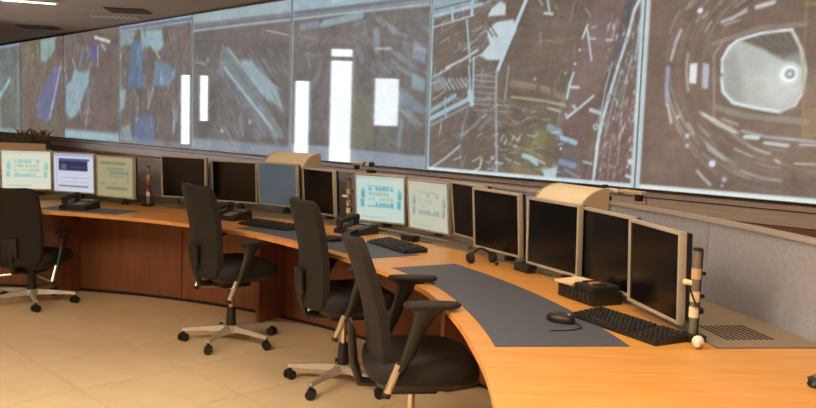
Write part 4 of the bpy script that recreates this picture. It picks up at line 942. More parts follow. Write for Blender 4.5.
 ('l', [(0.2629, 0.2104), (0.2673, 0.2105)], (150, 165, 200), 1, 0.0336),
 ('p', [(0.0323, 0.1274), (0.1571, 0.1655), (0.2028, 0.0137), (0.0161, 0.0223)], (140, 156, 170), 0.748, 0.0348),
 ('l', [(0.7867, 0.2681), (0.775, 0.1196)], (150, 170, 182), 0.9, 0.0313),
 ('l', [(0.7438, 0.8723), (0.746, 0.5635)], (128, 104, 92), 0.7, 0.0233),
 ('l', [(0.8819, 0.8618), (0.872, 0.5977)], (122, 100, 90), 0.7, 0.0456),
 ('l', [(0.5886, 0.4091), (0.7854, 0.431)], (120, 125, 105), 0.6, 0.0155),
 ('p', [(0.0002, 0.0478), (0.9996, 0.0368), (1.0001, -0.0087), (-0.0, -0.0091)], (140, 152, 165), 0.528, 0.035),
 ('l', [(0.004, 0.0), (0.004, 0.5), (0.004, 1.0)], (150, 168, 174), 0.9, 0.016),
 ('l', [(0.996, 0.0), (0.996, 0.5), (0.996, 1.0)], (150, 166, 176), 0.8, 0.016),
 ('l', [(0.0, 0.994), (0.5, 0.994), (1.0, 0.994)], (150, 168, 178), 0.7, 0.014)], 5: [('p', [(-0.0221, 1.0554), (1.0351, 1.0535), (1.0319, -0.0206), (-0.0415, -0.006)], (112, 100, 95), 1, 0.0116),
 ('l', [(0.0384, 1.0215), (1.0035, 1.0088)], (125, 120, 118), 1, 0.0085),
 ('p', [(0.0294, 0.508), (0.1507, 0.5636), (0.1915, 0.6581), (0.3445, 0.6245), (0.4927, 0.6473), (0.4731, 0.5188), (0.3796, 0.427), (0.3022, 0.2948), (0.224, 0.2174), (0.1048, 0.1861), (0.025, 0.2533)], (150, 180, 192), 0.836, 0.039),
 ('l', [(0.1734, 0.7542), (0.2494, 0.6371)], (150, 165, 170), 0.8, 0.0379),
 ('l', [(0.1868, 0.3517), (0.1927, 0.3517)], (90, 120, 150), 1, 0.0231),
 ('l', [(0.3431, 0.5119), (0.3487, 0.5118)], (90, 120, 150), 1, 0.0188),
 ('p', [(0.5135, 0.9024), (0.6547, 0.8749), (0.601, 0.7339), (0.4756, 0.7399)], (98, 92, 152), 0.792, 0.0364),
 ('l', [(0.5853, 0.9426), (0.8412, 0.8844)], (215, 220, 212), 1, 0.0262),
 ('l', [(0.6372, 0.8581), (0.6356, 0.6782)], (200, 200, 200), 1, 0.0108),
 ('l', [(0.7064, 0.8626), (0.774, 0.8141)], (170, 180, 192), 0.8, 0.0265),
 ('l', [(0.3663, 0.8567), (0.3076, 0.6915)], (110, 135, 160), 0.8, 0.0376),
 ('l', [(0.4402, 0.843), (0.4457, 0.8426)], (165, 150, 145), 1, 0.0368),
 ('l', [(0.1576, 1.0027), (0.1141, 0.7571)], (128, 104, 86), 0.7, 0.0384),
 ('l', [(0.6903, 0.997), (0.6954, 0.9966)], (110, 130, 128), 0.8, 0.0532),
 ('p', [(0.7218, 0.639), (0.9866, 0.7156), (0.9844, 0.1259), (0.7179, 0.1175)], (114, 98, 92), 0.7040000000000001, 0.0357),
 ('l', [(0.4523, 0.2961), (0.4135, 0.1456)], (160, 145, 130), 0.8, 0.0376),
 ('l', [(0.5249, 0.2597), (0.3775, 0.2578)], (165, 150, 135), 0.6, 0.0188),
 ('p', [(-0.1879, 0.0839), (1.0162, 0.0746), (1.016, -0.0039), (-0.1898, -0.0073)], (165, 196, 208), 0.836, 0.0405),
 ('l', [(0.004, 0.0), (0.004, 0.5), (0.004, 1.0)], (130, 140, 144), 0.7, 0.02),
 ('l', [(0.996, 0.0), (0.996, 0.5), (0.996, 1.0)], (130, 142, 146), 0.7, 0.02)], 6: [('p', [(-0.0177, 1.0494), (1.06, 1.0679), (1.0411, -0.0222), (-0.0524, -0.0047)], (114, 102, 92), 1, 0.013),
 ('p', [(0.4944, 0.992), (0.8293, 1.0131), (0.8048, 0.8711), (0.6032, 0.7607), (0.4892, 0.7865)], (150, 182, 182), 0.792, 0.041),
 ('l', [(0.696, 0.8976), (0.6492, 0.7992)], (110, 130, 160), 0.8, 0.0202),
 ('p', [(0.9087, 0.7274), (0.7352, 0.6744), (0.4566, 0.424), (0.3551, 0.1811), (0.679, 0.1465), (0.8601, 0.4212)], (108, 112, 152), 0.8096, 0.0394),
 ('l', [(0.9294, 0.7068), (0.8181, 0.4716), (0.68, 0.1875)], (170, 178, 202), 1, 0.026),
 ('l', [(0.7725, 0.3714), (0.7267, 0.2902)], (190, 210, 225), 1, 0.0305),
 ('p', [(0.8279, 0.949), (0.9972, 0.9957), (0.9726, 0.7833), (0.8671, 0.7687)], (105, 82, 82), 0.7040000000000001, 0.0395),
 ('l', [(0.401, 0.9985), (0.4196, 0.8105)], (150, 158, 130), 0.7, 0.026),
 ('p', [(0.0567, 0.9687), (0.353, 0.981), (0.318, 0.5837), (0.0412, 0.4814)], (120, 112, 96), 0.7040000000000001, 0.043),
 ('l', [(1.0068, 0.9563), (0.9909, 0.0748)], (135, 130, 128), 0.8, 0.0159),
 ('l', [(0.004, 0.0), (0.004, 0.5), (0.004, 1.0)], (130, 140, 144), 0.7, 0.02),
 ('l', [(0.996, 0.0), (0.996, 0.5), (0.996, 1.0)], (130, 142, 146), 0.7, 0.02)], 7: [('p', [(-0.0143, 1.0495), (1.0841, 1.042), (1.0507, -0.0228), (-0.0636, 0.0058)], (108, 112, 110), 1, 0.0143),
 ('l', [(0.0448, 0.974), (1.0316, 0.9865)], (165, 185, 198), 1, 0.0172),
 ('l', [(0.0459, 0.9978), (1.0322, 1.0058)], (100, 105, 150), 1, 0.0215),
 ('l', [(0.4118, 0.4196), (0.701, 0.5986)], (145, 190, 196), 0.9, 0.0563),
 ('l', [(0.8101, 0.6183), (0.6668, 0.4181)], (165, 155, 135), 0.7, 0.0227),
 ('l', [(0.927, 0.9442), (0.8966, 0.0381)], (128, 142, 136), 0.8, 0.0448),
 ('l', [(0.5146, 0.8323), (0.501, 0.4883)], (122, 128, 122), 0.7, 0.0461),
 ('p', [(0.4099, 0.3729), (0.8046, 0.4621), (0.7904, 0.0572), (0.3966, 0.0448)], (112, 108, 98), 0.7040000000000001, 0.0467),
 ('l', [(0.2771, 0.0173), (0.9489, 0.0288)], (150, 170, 175), 0.7, 0.0446),
 ('l', [(0.004, 0.0), (0.004, 0.5), (0.004, 1.0)], (130, 140, 144), 0.7, 0.02),
 ('l', [(0.996, 0.0), (0.996, 0.5), (0.996, 1.0)], (130, 142, 146), 0.7, 0.02)]}
LAMPS = [(.5, 1.0, 'lamp_diffuser', 'recessed ceiling panel light over the near end of the desk'),
         (-1.6, 1.5, 'lamp_left', 'recessed ceiling panel light just left of the camera'),
         (-3.2, 1.2, 'lamp_left', 'recessed ceiling panel light over the centre of the room'),
         (-4.8, .9, 'lamp_left', 'recessed ceiling panel light near the left wall'),
         (.9, 3.2, 'lamp_far', 'recessed ceiling panel light over the right monitors'),
         (.2, 5.2, 'lamp_far', 'recessed ceiling panel light over the middle of the desk'),
         (-.1, 7.1, 'lamp_far', 'recessed ceiling panel light before the video wall')]
# ================================================================== THE ROOM
CEIL = 2.745
WU = Vector((-.68608, .72752, 0))           # along the video wall, towards its far left end
WN = Vector((.72752, .68608, 0))            # out of the room through the video wall
WD = 4.864                                  # distance of the screen faces from the camera's foot
BND = [0.8322, 2.9054, 4.938, 6.9905, 9.1045, 11.2229, 13.3401, 15.4348, 17.5375]                                # edges of the screens along the wall
S0, SW, ZB, ZT = 2.8257, 2.1004, 1.079, 2.715
def onwall(s, z, out=0.0):
    p = WN * (WD + out) + WU * s
    return Vector((p.x, p.y, z))

def slab(name, poly, z0, z1, m, parent=None):
    b = MB()
    n = len(poly)
    b.add([(x, y, z0) for x, y in poly] + [(x, y, z1) for x, y in poly], [tuple(range(n))[::-1], tuple(range(n, 2 * n))] + [(i, (i + 1) % n, n + (i + 1) % n, n + i) for i in range(n)])
    return b.build(name, m, parent)

wl = onwall(17.6, 0, .06)
wr = onwall(-4.4, 0, .06)
outer = [(-6.5, -2.9), (6.3, -2.9), (6.3, wr.y + 1), (wr.x + .5, wr.y + .5), (wl.x + .2, wl.y + .6), (-9.6, wl.y + .2), (-6.5, 11.6)]
floor = tag(slab('floor', outer, -.12, -.004, 'grout'), 'beige square tiled floor of the control room', None, None, 'structure')
TILE, TA = .61, R(-45)
ex, ey = Vector((math.cos(TA), math.sin(TA), 0)), Vector((-math.sin(TA), math.cos(TA), 0))
Q0 = Vector((-1.28, 4.56, 0))
tb = MB().box((0, 0, -.004), (TILE - .005, TILE - .005, .008))
tile0 = None
cnt = 0
for i in range(-11, 12):
    for j in range(-12, 11):
        p = Q0 + ex * (i + .5) * TILE + ey * (j + .5) * TILE
        d = math.hypot(p.x - CEN[0], p.y - CEN[1])
        if d > 5.0 or p.y < 1.2 or p.x < -.54 * p.y - 1.2 or p.x > 1.2:
            continue
        if tile0 is None:
            t = tile0 = tb.build('tile', 'floor_tile', floor)
        else:
            t = tile0.copy()
            COL.objects.link(t)
        t.location = p
        t.rotation_euler = (0, 0, TA)
        cnt += 1

ceiling = tag(slab('ceiling', outer, CEIL, CEIL + .12, 'ceiling_paint'), None, None, None, 'structure')

# --- the wall that carries the screens (structure): plain wall, veneer band, wood below
def wallbox(name, s0, s1, z0, z1, o0, o1, m, parent=None):
    b = MB()
    vs = [onwall(s, z, o) for z in (z0, z1) for s, o in ((s0, o0), (s1, o0), (s1, o1), (s0, o1))]
    b.add(vs, [(3, 2, 1, 0), (4, 5, 6, 7), (0, 1, 5, 4), (1, 2, 6, 5), (2, 3, 7, 6), (3, 0, 4, 7)])
    return b.build(name, m, parent)
wall_back = tag(wallbox('wall_back', -4.6, 17.8, 0, CEIL, .06, .2, 'wall_brown'), None, None, None, 'structure')
for k in range(-1, 8):
    s = S0 + SW * k
    wallbox('veneer_board', s - SW + .004, s - .004, .93, ZB - .022, .02, .06, 'wall_veneer', wall_back)
    wallbox('groove_strip', s - SW + .002, s - .002, ZB - .058, ZB - .053, .012, .02, 'slot_dark', wall_back)
    wallbox('wood_panel', s - SW + .004, s - .004, .1, .9, -.03, .06, 'wall_wood', wall_back)
trim = tag(wallbox('trim_1', -4.4, 17.6, .9, .925, -.06, .06, 'panel_wood'), None, None, None, 'structure')
tag(wallbox('baseboard_back', -4.4, 17.6, 0, .1, -.02, .06, 'slot_dark'), None, None, None, 'structure')

def wall_seg(name, a, b_, holes=(), m='plaster', z1=CEIL, th=.15, side=1):
    """an upright wall from a to b with rectangular openings (distance along, z)"""
    a, b_ = Vector((*a, 0)), Vector((*b_, 0))
    d = b_ - a
    ln = d.length
    d.normalize()
    nrm = Vector((d.y, -d.x, 0)) * side
    cuts = sorted({0, ln, *[h[0] for h in holes], *[h[1] for h in holes]})
    mb = MB()
    for c0, c1 in zip(cuts[:-1], cuts[1:]):
        col = [h for h in holes if h[0] <= c0 + 1e-6 and h[1] >= c1 - 1e-6]
        zs = [(0, z1)]
        for h in col:
            zs = [q for (p0, p1) in zs for q in ((p0, min(p1, h[2])), (max(p0, h[3]), p1)) if q[1] - q[0] > 1e-4]
        for p0, p1 in zs:
            vs = [a + d * s + nrm * o + Vector((0, 0, z)) for z in (p0, p1) for s, o in ((c0, 0), (c1, 0), (c1, th), (c0, th))]
            mb.add(vs, [(3, 2, 1, 0), (4, 5, 6, 7), (0, 1, 5, 4), (1, 2, 6, 5), (2, 3, 7, 6), (3, 0, 4, 7)])
    return tag(mb.build(name, m), None, None, None, 'structure')

# made-up glowing windows in the unseen left wall, mirrored as white strips in screens: (y0, y1, z0, z1)
ADDED_WINS = [(9.13, 9.41, .42, 2.16), (8.42, 8.82, .12, 2.70), (7.64, 8.08, 1.42, 2.24), (11.15, 11.34, 1.0, 2.2), (10.84, 11.02, 1.4, 2.2)]
LWY = -2.6
wall_left = wall_seg('wall_left', (-6.2, LWY), (-6.2, 11.5), [(y0 - LWY, y1 - LWY, z0, z1) for y0, y1, z0, z1 in ADDED_WINS], side=-1)
wall_seg('wall_far_left', (-6.2, 11.5), (wl.x - .25, wl.y - .25), side=-1)
wall_seg('wall_front', (-6.2, -2.6), (6.1, -2.6), side=1)
wall_seg('wall_right', (6.1, -2.6), (6.1, wr.y + .9), side=1)
for n_, (y0, y1, z0, z1) in enumerate(ADDED_WINS):
    fr = MB()
    t = .025
    yc, zc = (y0 + y1) / 2, (z0 + z1) / 2
    fr.box((-6.22, y0 + t / 2, zc), (.06, t, z1 - z0)).box((-6.22, y1 - t / 2, zc), (.06, t, z1 - z0))
    fr.box((-6.22, yc, z0 + t / 2), (.06, y1 - y0 - 2 * t, t)).box((-6.22, yc, z1 - t / 2), (.06, y1 - y0 - 2 * t, t))
    if z1 > 2.5:
        fr.box((-6.22, yc, 2.52), (.05, y1 - y0 - 2 * t, .07))
    wo = tag(fr.build('window_%d' % (n_ + 1), 'screen_frame'), None, None, None, 'structure')
    MB().box((-6.25, yc, zc), (.01, y1 - y0 - .02, z1 - z0 - .02)).build('pane', 'window_light', wo)

# --- ceiling lamps (recessed panels) and ceiling fittings
def ceiling_lamp(x, y, wx, wy, m, label, rz=0):
    e = tag(empty('ceiling_light', (x, y, CEIL), rz), label, 'ceiling light', 'recessed ceiling panel lights')
    f = MB()
    t = .03
    f.box((-wx / 2 - t / 2, 0, -.012), (t, wy + 2 * t, .024)).box((wx / 2 + t / 2, 0, -.012), (t, wy + 2 * t, .024))
    f.box((0, -wy / 2 - t / 2, -.012), (wx, t, .024)).box((0, wy / 2 + t / 2, -.012), (wx, t, .024))
    f.build('frame', 'lamp_frame', e)
    MB().box((0, 0, -.006), (wx, wy, .012)).build('diffuser', m, e)
for (x, y, m, lb) in LAMPS:
    ceiling_lamp(x, y, 1.15, .58, m, lb)

def ceiling_vent(x, y, rz, lx, ly, label, nsl):
    e = tag(empty('ceiling_vent', (x, y, CEIL), rz), label, 'vent')
    f = MB()
    f.box((0, 0, -.004), (lx, ly, .008))
    f.build('backing', 'slot_dark', e)
    for k in range(nsl):
        yy = -ly / 2 + ly * (k + .5) / nsl
        MB().box((0, yy, -.012), (lx, ly / nsl * .55, .012), Matrix.Rotation(.5, 3, 'X')).build('slat', 'vent_dark', e)
    g = MB()
    g.box((0, -ly / 2 - .012, -.008), (lx + .05, .025, .016)).box((0, ly / 2 + .012, -.008), (lx + .05, .025, .016)).box((-lx / 2 - .012, 0, -.008), (.025, ly, .016)).box((lx / 2 + .012, 0, -.008), (.025, ly, .016))
    g.build('frame', 'vent_dark', e)
ceiling_vent(-3.5, 9.95, R(5), .42, .36, 'larger dark slatted vent in the ceiling above the screens', 5)
ceiling_vent(-5.6, 12.15, R(5), .5, .34, 'smaller dark ceiling vent towards the far left corner', 4)
e = tag(empty('ceiling_light', (-4.4, 9.3, CEIL), R(20)), 'thin white strip light on the ceiling at top left', 'ceiling light')
MB().box((0, 0, -.012), (.62, .09, .024)).build('housing', 'lamp_frame', e)
MB().box((0, 0, -.03), (.56, .05, .014), bev=.005).build('tube', 'strip_light', e)
e = tag(empty('ceiling_grille', (-3.9, 10.6, CEIL), R(3)), 'row of small pale slots in the ceiling', 'grille')
MB().box((0, 0, -.004), (.66, .30, .008)).build('plate', 'ceiling_paint', e)
for k in range(9):
    MB().box((-.28 + k * .07, 0, -.011), (.022, .2, .008)).build('slat', 'lamp_frame', e)

# ================================================================== VIDEO WALL: a row of equal screens
LBL = {0: 'video wall screen showing a round bright tunnel mouth, rightmost', 1: 'video wall screen showing a plant hall with railings and a long conveyor',
       2: 'dim grey video wall screen left of the plant hall picture', 3: 'video wall screen showing pale diagonal beams under a light title bar',
       4: 'video wall screen showing blue cylinders, just left of the diagonal beams picture', 5: 'video wall screen with pale blue patch and bright blue bottom strip',
       6: 'narrow looking video wall screen with a violet blue diagonal shape', 7: 'greenish video wall screen at the far left end'}
BR, GR, BL, DRK, RD = [(128, 108, 96), (140, 122, 108), (104, 92, 84)], [(150, 150, 152), (170, 176, 182), (132, 134, 138)], [(150, 180, 195), (130, 150, 172), (170, 195, 205)], [(92, 84, 80), (100, 90, 84)], [(140, 100, 96), (155, 120, 118), (170, 165, 170)]
CLUT = {0: [(.0, 0, .55, 1, 80, 30, .04, .004, BR, 120, .4)],
        1: [(0, .5, .35, 1, 25, 18, .10, .006, GR + BL, 70, .55), (0, 0, .35, .6, 30, 60, .08, .006, GR + DRK, 80, .5), (.35, .3, .7, .95, -8, 14, .10, .006, BR + DRK, 110, .55), (.3, 0, .62, .4, -20, 40, .07, .008, [(140, 134, 92), (120, 112, 84), (160, 165, 150), (100, 92, 78)], 90, .6), (.62, 0, .82, 1, 78, 12, .10, .006, RD + BR, 90, .45), (.8, 0, 1, .9, 80, 8, .08, .006, RD + GR, 150, .55)],
        2: [(0, .08, 1, .85, 88, 12, .14, .012, BR + GR[2:] + DRK, 110, .45), (.55, .3, 1, .9, -35, 20, .12, .02, BL + GR, 40, .4), (0, .2, .5, .8, 10, 40, .06, .008, GR + DRK, 60, .4)],
        3: [(0, .1, 1, .8, 88, 10, .12, .012, BR + DRK, 60, .45), (.15, .1, .95, .75, -50, 7, .16, .008, GR + BL + DRK, 90, .5)],
        4: [(0, .05, 1, .9, 90, 10, .14, .02, BR + DRK + GR[2:], 120, .55)], 5: [(0, .1, 1, .95, 90, 25, .12, .02, BR + DRK, 90, .55), (0, .1, .5, .7, 70, 30, .10, .02, BL + GR, 36, .5)],
        6: [(0, .05, 1, .95, 80, 15, .16, .02, BR + [(120, 118, 104)], 80, .5)], 7: [(0, .05, 1, .9, 90, 10, .18, .03, [(120, 132, 126), (100, 106, 104), (135, 150, 146)], 60, .5)]}
WH = [(205, 220, 226), (188, 204, 212), (222, 232, 236)]
CLUT2 = {1: [(0, .05, .36, 1, 27, 12, .05, .005, WH, 26, .7), (0, .05, .36, 1, 88, 6, .05, .005, WH, 18, .6), (.3, .02, .5, .2, 10, 60, .025, .01, WH, 20, .7), (.86, .03, .985, .7, 84, 6, .02, .007, WH, 50, .8), (.5, .02, .68, .35, 8, 20, .03, .007, WH, 16, .6),(0, .0, .36, .95, 25, 60, .04, .004, GR, 70, .6), (.3, .02, .6, .4, 15, 70, .03, .006, GR + [(150, 158, 110), (96, 88, 80)], 70, .6), (.84, .02, .985, .8, 82, 10, .03, .005, GR + RD, 120, .7)],
         2: [(.5, .2, 1, .85, -30, 25, .05, .006, GR, 40, .5)], 3: [(.25, .15, .95, .7, -52, 6, .10, .006, GR + DRK + BL, 150, .6), (0, .3, .3, .8, 80, 40, .05, .01, GR, 24, .5)],
         4: [(0, .1, 1, .9, 88, 14, .09, .016, GR + BL + BR + DRK, 170, .5)], 5: [(.0, .2, .6, .95, 75, 30, .07, .014, GR + BL + BR, 110, .5), (.4, .15, 1, .95, 85, 20, .08, .016, BR + DRK, 60, .5)], 6: [(0, .1, 1, .9, 74, 14, .10, .016, GR + BR + BL[1:2], 90, .45)], 7: [(0, .1, 1, .9, 80, 20, .1, .02, GR + BR, 60, .45)]}
SOFT = {0: 1, 1: 1, 2: 2, 3: 2, 4: 2, 5: 2, 6: 2, 7: 2}
RES = {0: (240, 190), 1: (250, 200), 2: (170, 160), 3: (130, 150), 4: (100, 125), 5: (80, 110), 6: (70, 100), 7: (60, 80)}
ang = math.atan2(-WU.y, -WU.x)
for j in range(8):
    sl, sr = BND[j + 1], BND[j]
    SW = sl - sr
    p = onwall(sl, ZB)
    e = tag(empty('video_screen', p, ang), LBL[j], 'screen', 'screens of the video wall')
    nx, ny = RES[j]
    o = picture_mesh('picture', paint(PICT[j][:1] + clutter(CLUT.get(j, [])[:9], j) + PICT[j][1:] + clutter(CLUT2.get(j, []), j + 50), nx, ny, SW / (ZT - ZB), soften=SOFT[j], mottle=3.2), SW - .006, ZT - ZB - .006, 'wall_picture', 2.5, j)
    o.parent = e
    o.location = (.003, -.004, .003)
    h = ZT - ZB
    MB().box((SW / 2, .029, h / 2), (SW - .006, .056, h)).build('housing', 'black_plastic', e)
    fr = MB()
    t = .004
    fr.box((t / 2 + .001, -.006, h / 2), (t, .014, h)).box((SW - t / 2 - .001, -.006, h / 2), (t, .014, h))
    fr.box((SW / 2, -.006, t / 2), (SW - 2 * t, .014, t)).box((SW / 2, -.006, h - t / 2), (SW - 2 * t, .014, t))
    fr.build('frame', 'screen_frame', e)

# ================================================================== CURVED DESK
def edge_r(t):
    xs = [-20, 0, 8, 14, 22, 34, 44, 52, 66, 110]
    ys = [3.67, 3.68, 3.70, 3.735, 3.79, 3.79, 3.80, 3.845, 3.86, 3.87]
    return float(np.interp(t, xs, ys))
DZ = .74
desk = tag(empty('curved_desk', pol(3.8, 45)), 'long curved orange wood control desk sweeping round the room', 'desk')
def dk(mb, name, m, parent=None, label=None):
    o = mb.build(name, m)
    o.parent = parent or desk
    if parent is None:
        o.matrix_parent_inverse = Matrix.Translation(-desk.location)
    if label:
        o['label'] = label
    return o
A0, A1 = -14, 106
seams = [A0, 7.15, 31.2, 56.0, 80.8, A1]
for a, b_ in zip(seams[:-1], seams[1:]):
    dk(MB().arc(edge_r, 4.915 if b_ < 10 else 4.52, DZ - .026, DZ, a + .015, b_ - .015), 'worktop', 'desk_wood')
    dk(MB().arc(lambda t: edge_r(t) - .008, edge_r, DZ - .0255, DZ - .001, a + .02, b_ - .02), 'edge_band', 'desk_edge')
    inn = 4.5
    for q in range(2):
        c0, c1 = a + (b_ - a) * q / 2, a + (b_ - a) * (q + 1) / 2
        dk(MB().arc(inn, inn + .022, .03, DZ - .028, c0 + .06, c1 - .06), 'modesty_panel', 'panel_wood')
    dk(MB().arc(inn + .02, inn + .03, 0, DZ - .03, a, b_), 'plinth', 'slot_dark')
    dk(MB().arc(4.25, 4.49, .02, DZ - .028, b_ - .35, b_ + .1), 'support_panel', 'panel_wood')
for a, b_ in ((7.5, 29.3), (33.5, 54.0), (70.5, 80.6), (83, 104)):
    if b_ - a < 5:
        continue
    dk(MB().arc(lambda t: edge_r(t) + .065, 4.225 if a < 20 else 4.2, DZ - .002, DZ + .002, a, b_), 'inlay', 'inlay', label='dark grey blue writing inlay')
# cable duct along the back of the desk with ventilation slots
duct = dk(MB().arc(4.525, 4.915, DZ - .03, DZ + .003, 7.2, A1 - .5), 'cable_duct', 'duct', label='grey brown cable duct with slots')
for k in range(9):
    rr = 4.61 + k * .021
    dk(MB().arc(rr, rr + .010, DZ + .0025, DZ + .0042, 8.35, 10.8, 3), 'slot', 'slot_dark', duct)

# fabric partition behind the desk
part = tag(empty('partition_screen', pol(4.94, 45)), 'grey fabric partition curving behind the desk', 'partition')
def pk(mb, name, m):
    o = mb.build(name, m)
    o.parent = part
    o.matrix_parent_inverse = Matrix.Translation(-part.location)
    return o
ps = np.linspace(A0, A1, 9)
for a, b_ in zip(ps[:-1], ps[1:]):
    pk(MB().arc(4.92, 4.955, .05, 1.083, a + .02, b_ - .02), 'panel', 'partition_fabric')
    pk(MB().arc(4.91, 4.965, 1.083, 1.098, a, b_), 'cap', 'partition_cap')
for a in ps:
    pk(MB().arc(4.925, 4.95, 0, .05, a - .3, a + .3, 2), 'foot', 'slot_dark')

# low aluminium rail that carries the monitors
rail = tag(empty('monitor_rail', pol(4.6, 45)), 'long low grey metal rail behind the monitors', 'rail')
for a, b_, ra, hh in ((13.5, 31, 4.67, .075), (34, 63, 4.57, .025), (71, 92, 4.73, .06)):
    o = MB().arc(ra, ra + .03, DZ + .0035, DZ + hh, a, b_).build('bar', 'rail')
    o.parent = rail
    o.matrix_parent_inverse = Matrix.Translation(-rail.location)

# ================================================================== MONITORS
MW, MH = .41, .335
def monitor(x, y, z, yaw, tilt, label, pic=None, dark='dark_screen', arm=True, bez='bezel_silver'):
    rz = R(yaw)
    e = empty('monitor', (x, y, z - MH / 2), rz)
    tag(e, label, 'monitor', 'monitors along the desk')
    T = Matrix.Rotation(R(tilt), 3, 'X')
    def tr(mb):
        c = Vector((0, 0, MH / 2))
        mb.v = [tuple(T @ (Vector(v) - c) + c) for v in mb.v]
        return mb
    b = .0125
    f = MB()
    f.box((-MW / 2 + b / 2, 0, MH / 2), (b, .03, MH), bev=.004).box((MW / 2 - b / 2, 0, MH / 2), (b, .03, MH), bev=.004)
    f.box((0, 0, b / 2), (MW - 2 * b + .004, .03, b), bev=.004).box((0, 0, MH - b / 2), (MW - 2 * b + .004, .03, b), bev=.004)
    tr(f).build('bezel', bez, e)
    h = MB().box((0, .026, MH / 2), (MW - .012, .03, MH - .012), bev=.008).box((0, .052, MH / 2), (MW * .6, .03, MH * .6), bev=.01)
    tr(h).build('rear_housing', 'black_plastic', e)
    sw, sh = MW - 2 * b, MH - 2 * b
    if pic is not None:
        o = picture_mesh('display', paint(pic[1], 56, 44, sw / sh, pic[0]), sw, sh, 'desk_picture', 1.5, int(abs(x) * 100))
        o.parent = e
        o.rotation_euler = (R(tilt), 0, 0)
        o.location = Vector((0, 0, MH / 2)) + T @ Vector((-sw / 2, -.008, -sh / 2))
    else:
        tr(MB().box((0, -.004, MH / 2), (sw + .002, .008, sh + .002))).build('display', dark, e)
    tr(MB().box((MW / 2 - .05, -.0155, b / 2), (.012, .003, .005)).box((MW / 2 - .075, -.0155, b / 2), (.012, .003, .005))).build('button', 'key_light', e)
    if arm:
        zz = z - MH / 2
        a = MB()
        a.box((0, .075, MH / 2), (.1, .02, .1), bev=.004)
        a.tube([(0, .08, MH / 2), (0, .1, MH / 2)], .016)
        a.tube([(0, .1, MH / 2 + .03), (0, .1, DZ + .004 - zz)], .016)
        a.tube([(0, .1, DZ + .004 - zz + .02), (0, .1, DZ + .0035 - zz)], .032, 14)
        a.build('mount', 'black_plastic', e)
    return e

def ui(seed, base, inks, bars):
    rg = random.Random(seed)
    st = []
    for (x0, y0, x1, y1, c, al) in bars:
        st.append(('p', [(x0, y0), (x1, y0), (x1, y1), (x0, y1)], c, al, .02))
    return (base, st)
def mimic(base, ink, ink2, seed, dens=1):
    """process mimic: rounded tanks either side, rows of small bars between"""
    rg = random.Random(seed)
    st = []
    def q(x0, y0, x1, y1, c, al=.9):
        st.append(('p', [(x0, y0), (x1, y0), (x1, y1), (x0, y1)], c, al, .03))
    for x in (.09, .86):
        q(x, .3, x + .07, .47, ink)
        q(x + .01, .5, x + .09, .68, ink)
        q(x + .03, .62, x + .07, .74, ink2)
    for r_ in range(4):
        y = .34 + r_ * .115
        for k in range(7):
            if rg.random() < .85 * dens:
                q(.26 + k * .075, y, .26 + k * .075 + rg.uniform(.04, .07), y + rg.uniform(.045, .085), ink if (r_ in (0, 3)) else (ink2 if rg.random() < .4 else (170, 190, 170)), .75 if r_ in (1, 2) else .9)
    q(.24, .31, .8, .335, ink, .9)
    q(.24, .77, .78, .785, ink, .8)
    q(.1, .07, .6, .085, (170, 170, 160), .7)
    q(0, .94, 1, 1, (190, 195, 185), .5)
    return (base, st)
P1 = mimic((226, 232, 212), (150, 205, 200), (165, 218, 200), 1)
P8 = mimic((206, 226, 218), (96, 172, 190), (120, 205, 195), 2)
P9 = mimic((206, 206, 184), (150, 170, 170), (175, 190, 172), 3, .8)
P2 = ui(0, (214, 220, 236), None, [(.0, .93, 1, 1, (160, 175, 215), .9), (.12, .82, .9, .87, (60, 75, 130), .9), (.12, .55, .85, .82, (44, 46, 92), 1), (.18, .58, .32, .72, (120, 130, 130), .7), (.4, .62, .8, .66, (90, 95, 140), .6), (.15, .36, .88, .375, (170, 150, 160), .9), (.15, .24, .86, .255, (190, 180, 170), .9), (.5, .24, .515, .36, (170, 170, 185), .8), (.12, .12, .86, .16, (110, 112, 120), .9), (.04, .0, .1, 1, (190, 190, 225), .5)])
P3 = ui(0, (172, 166, 126), None, [(.08, .82, .8, .88, (125, 122, 98), .8), (.25, .66, .75, .74, (130, 150, 130), .8), (.35, .56, .85, .64, (115, 145, 125), .8), (.3, .5, .8, .53, (140, 140, 112), .8), (.85, .34, .88, .75, (130, 130, 120), .8), (.45, .3, .5, .36, (130, 130, 108), .8), (.25, .17, .85, .24, (130, 126, 100), .8), (.08, .28, .2, .34, (140, 140, 112), .7)])
P6 = ui(0, (82, 92, 100), None, [(.0, .5, 1, 1, (90, 100, 108), .4), (.6, .0, 1, .2, (68, 78, 88), .4)])  # blue grey reflection painted in as this monitor's screen glow
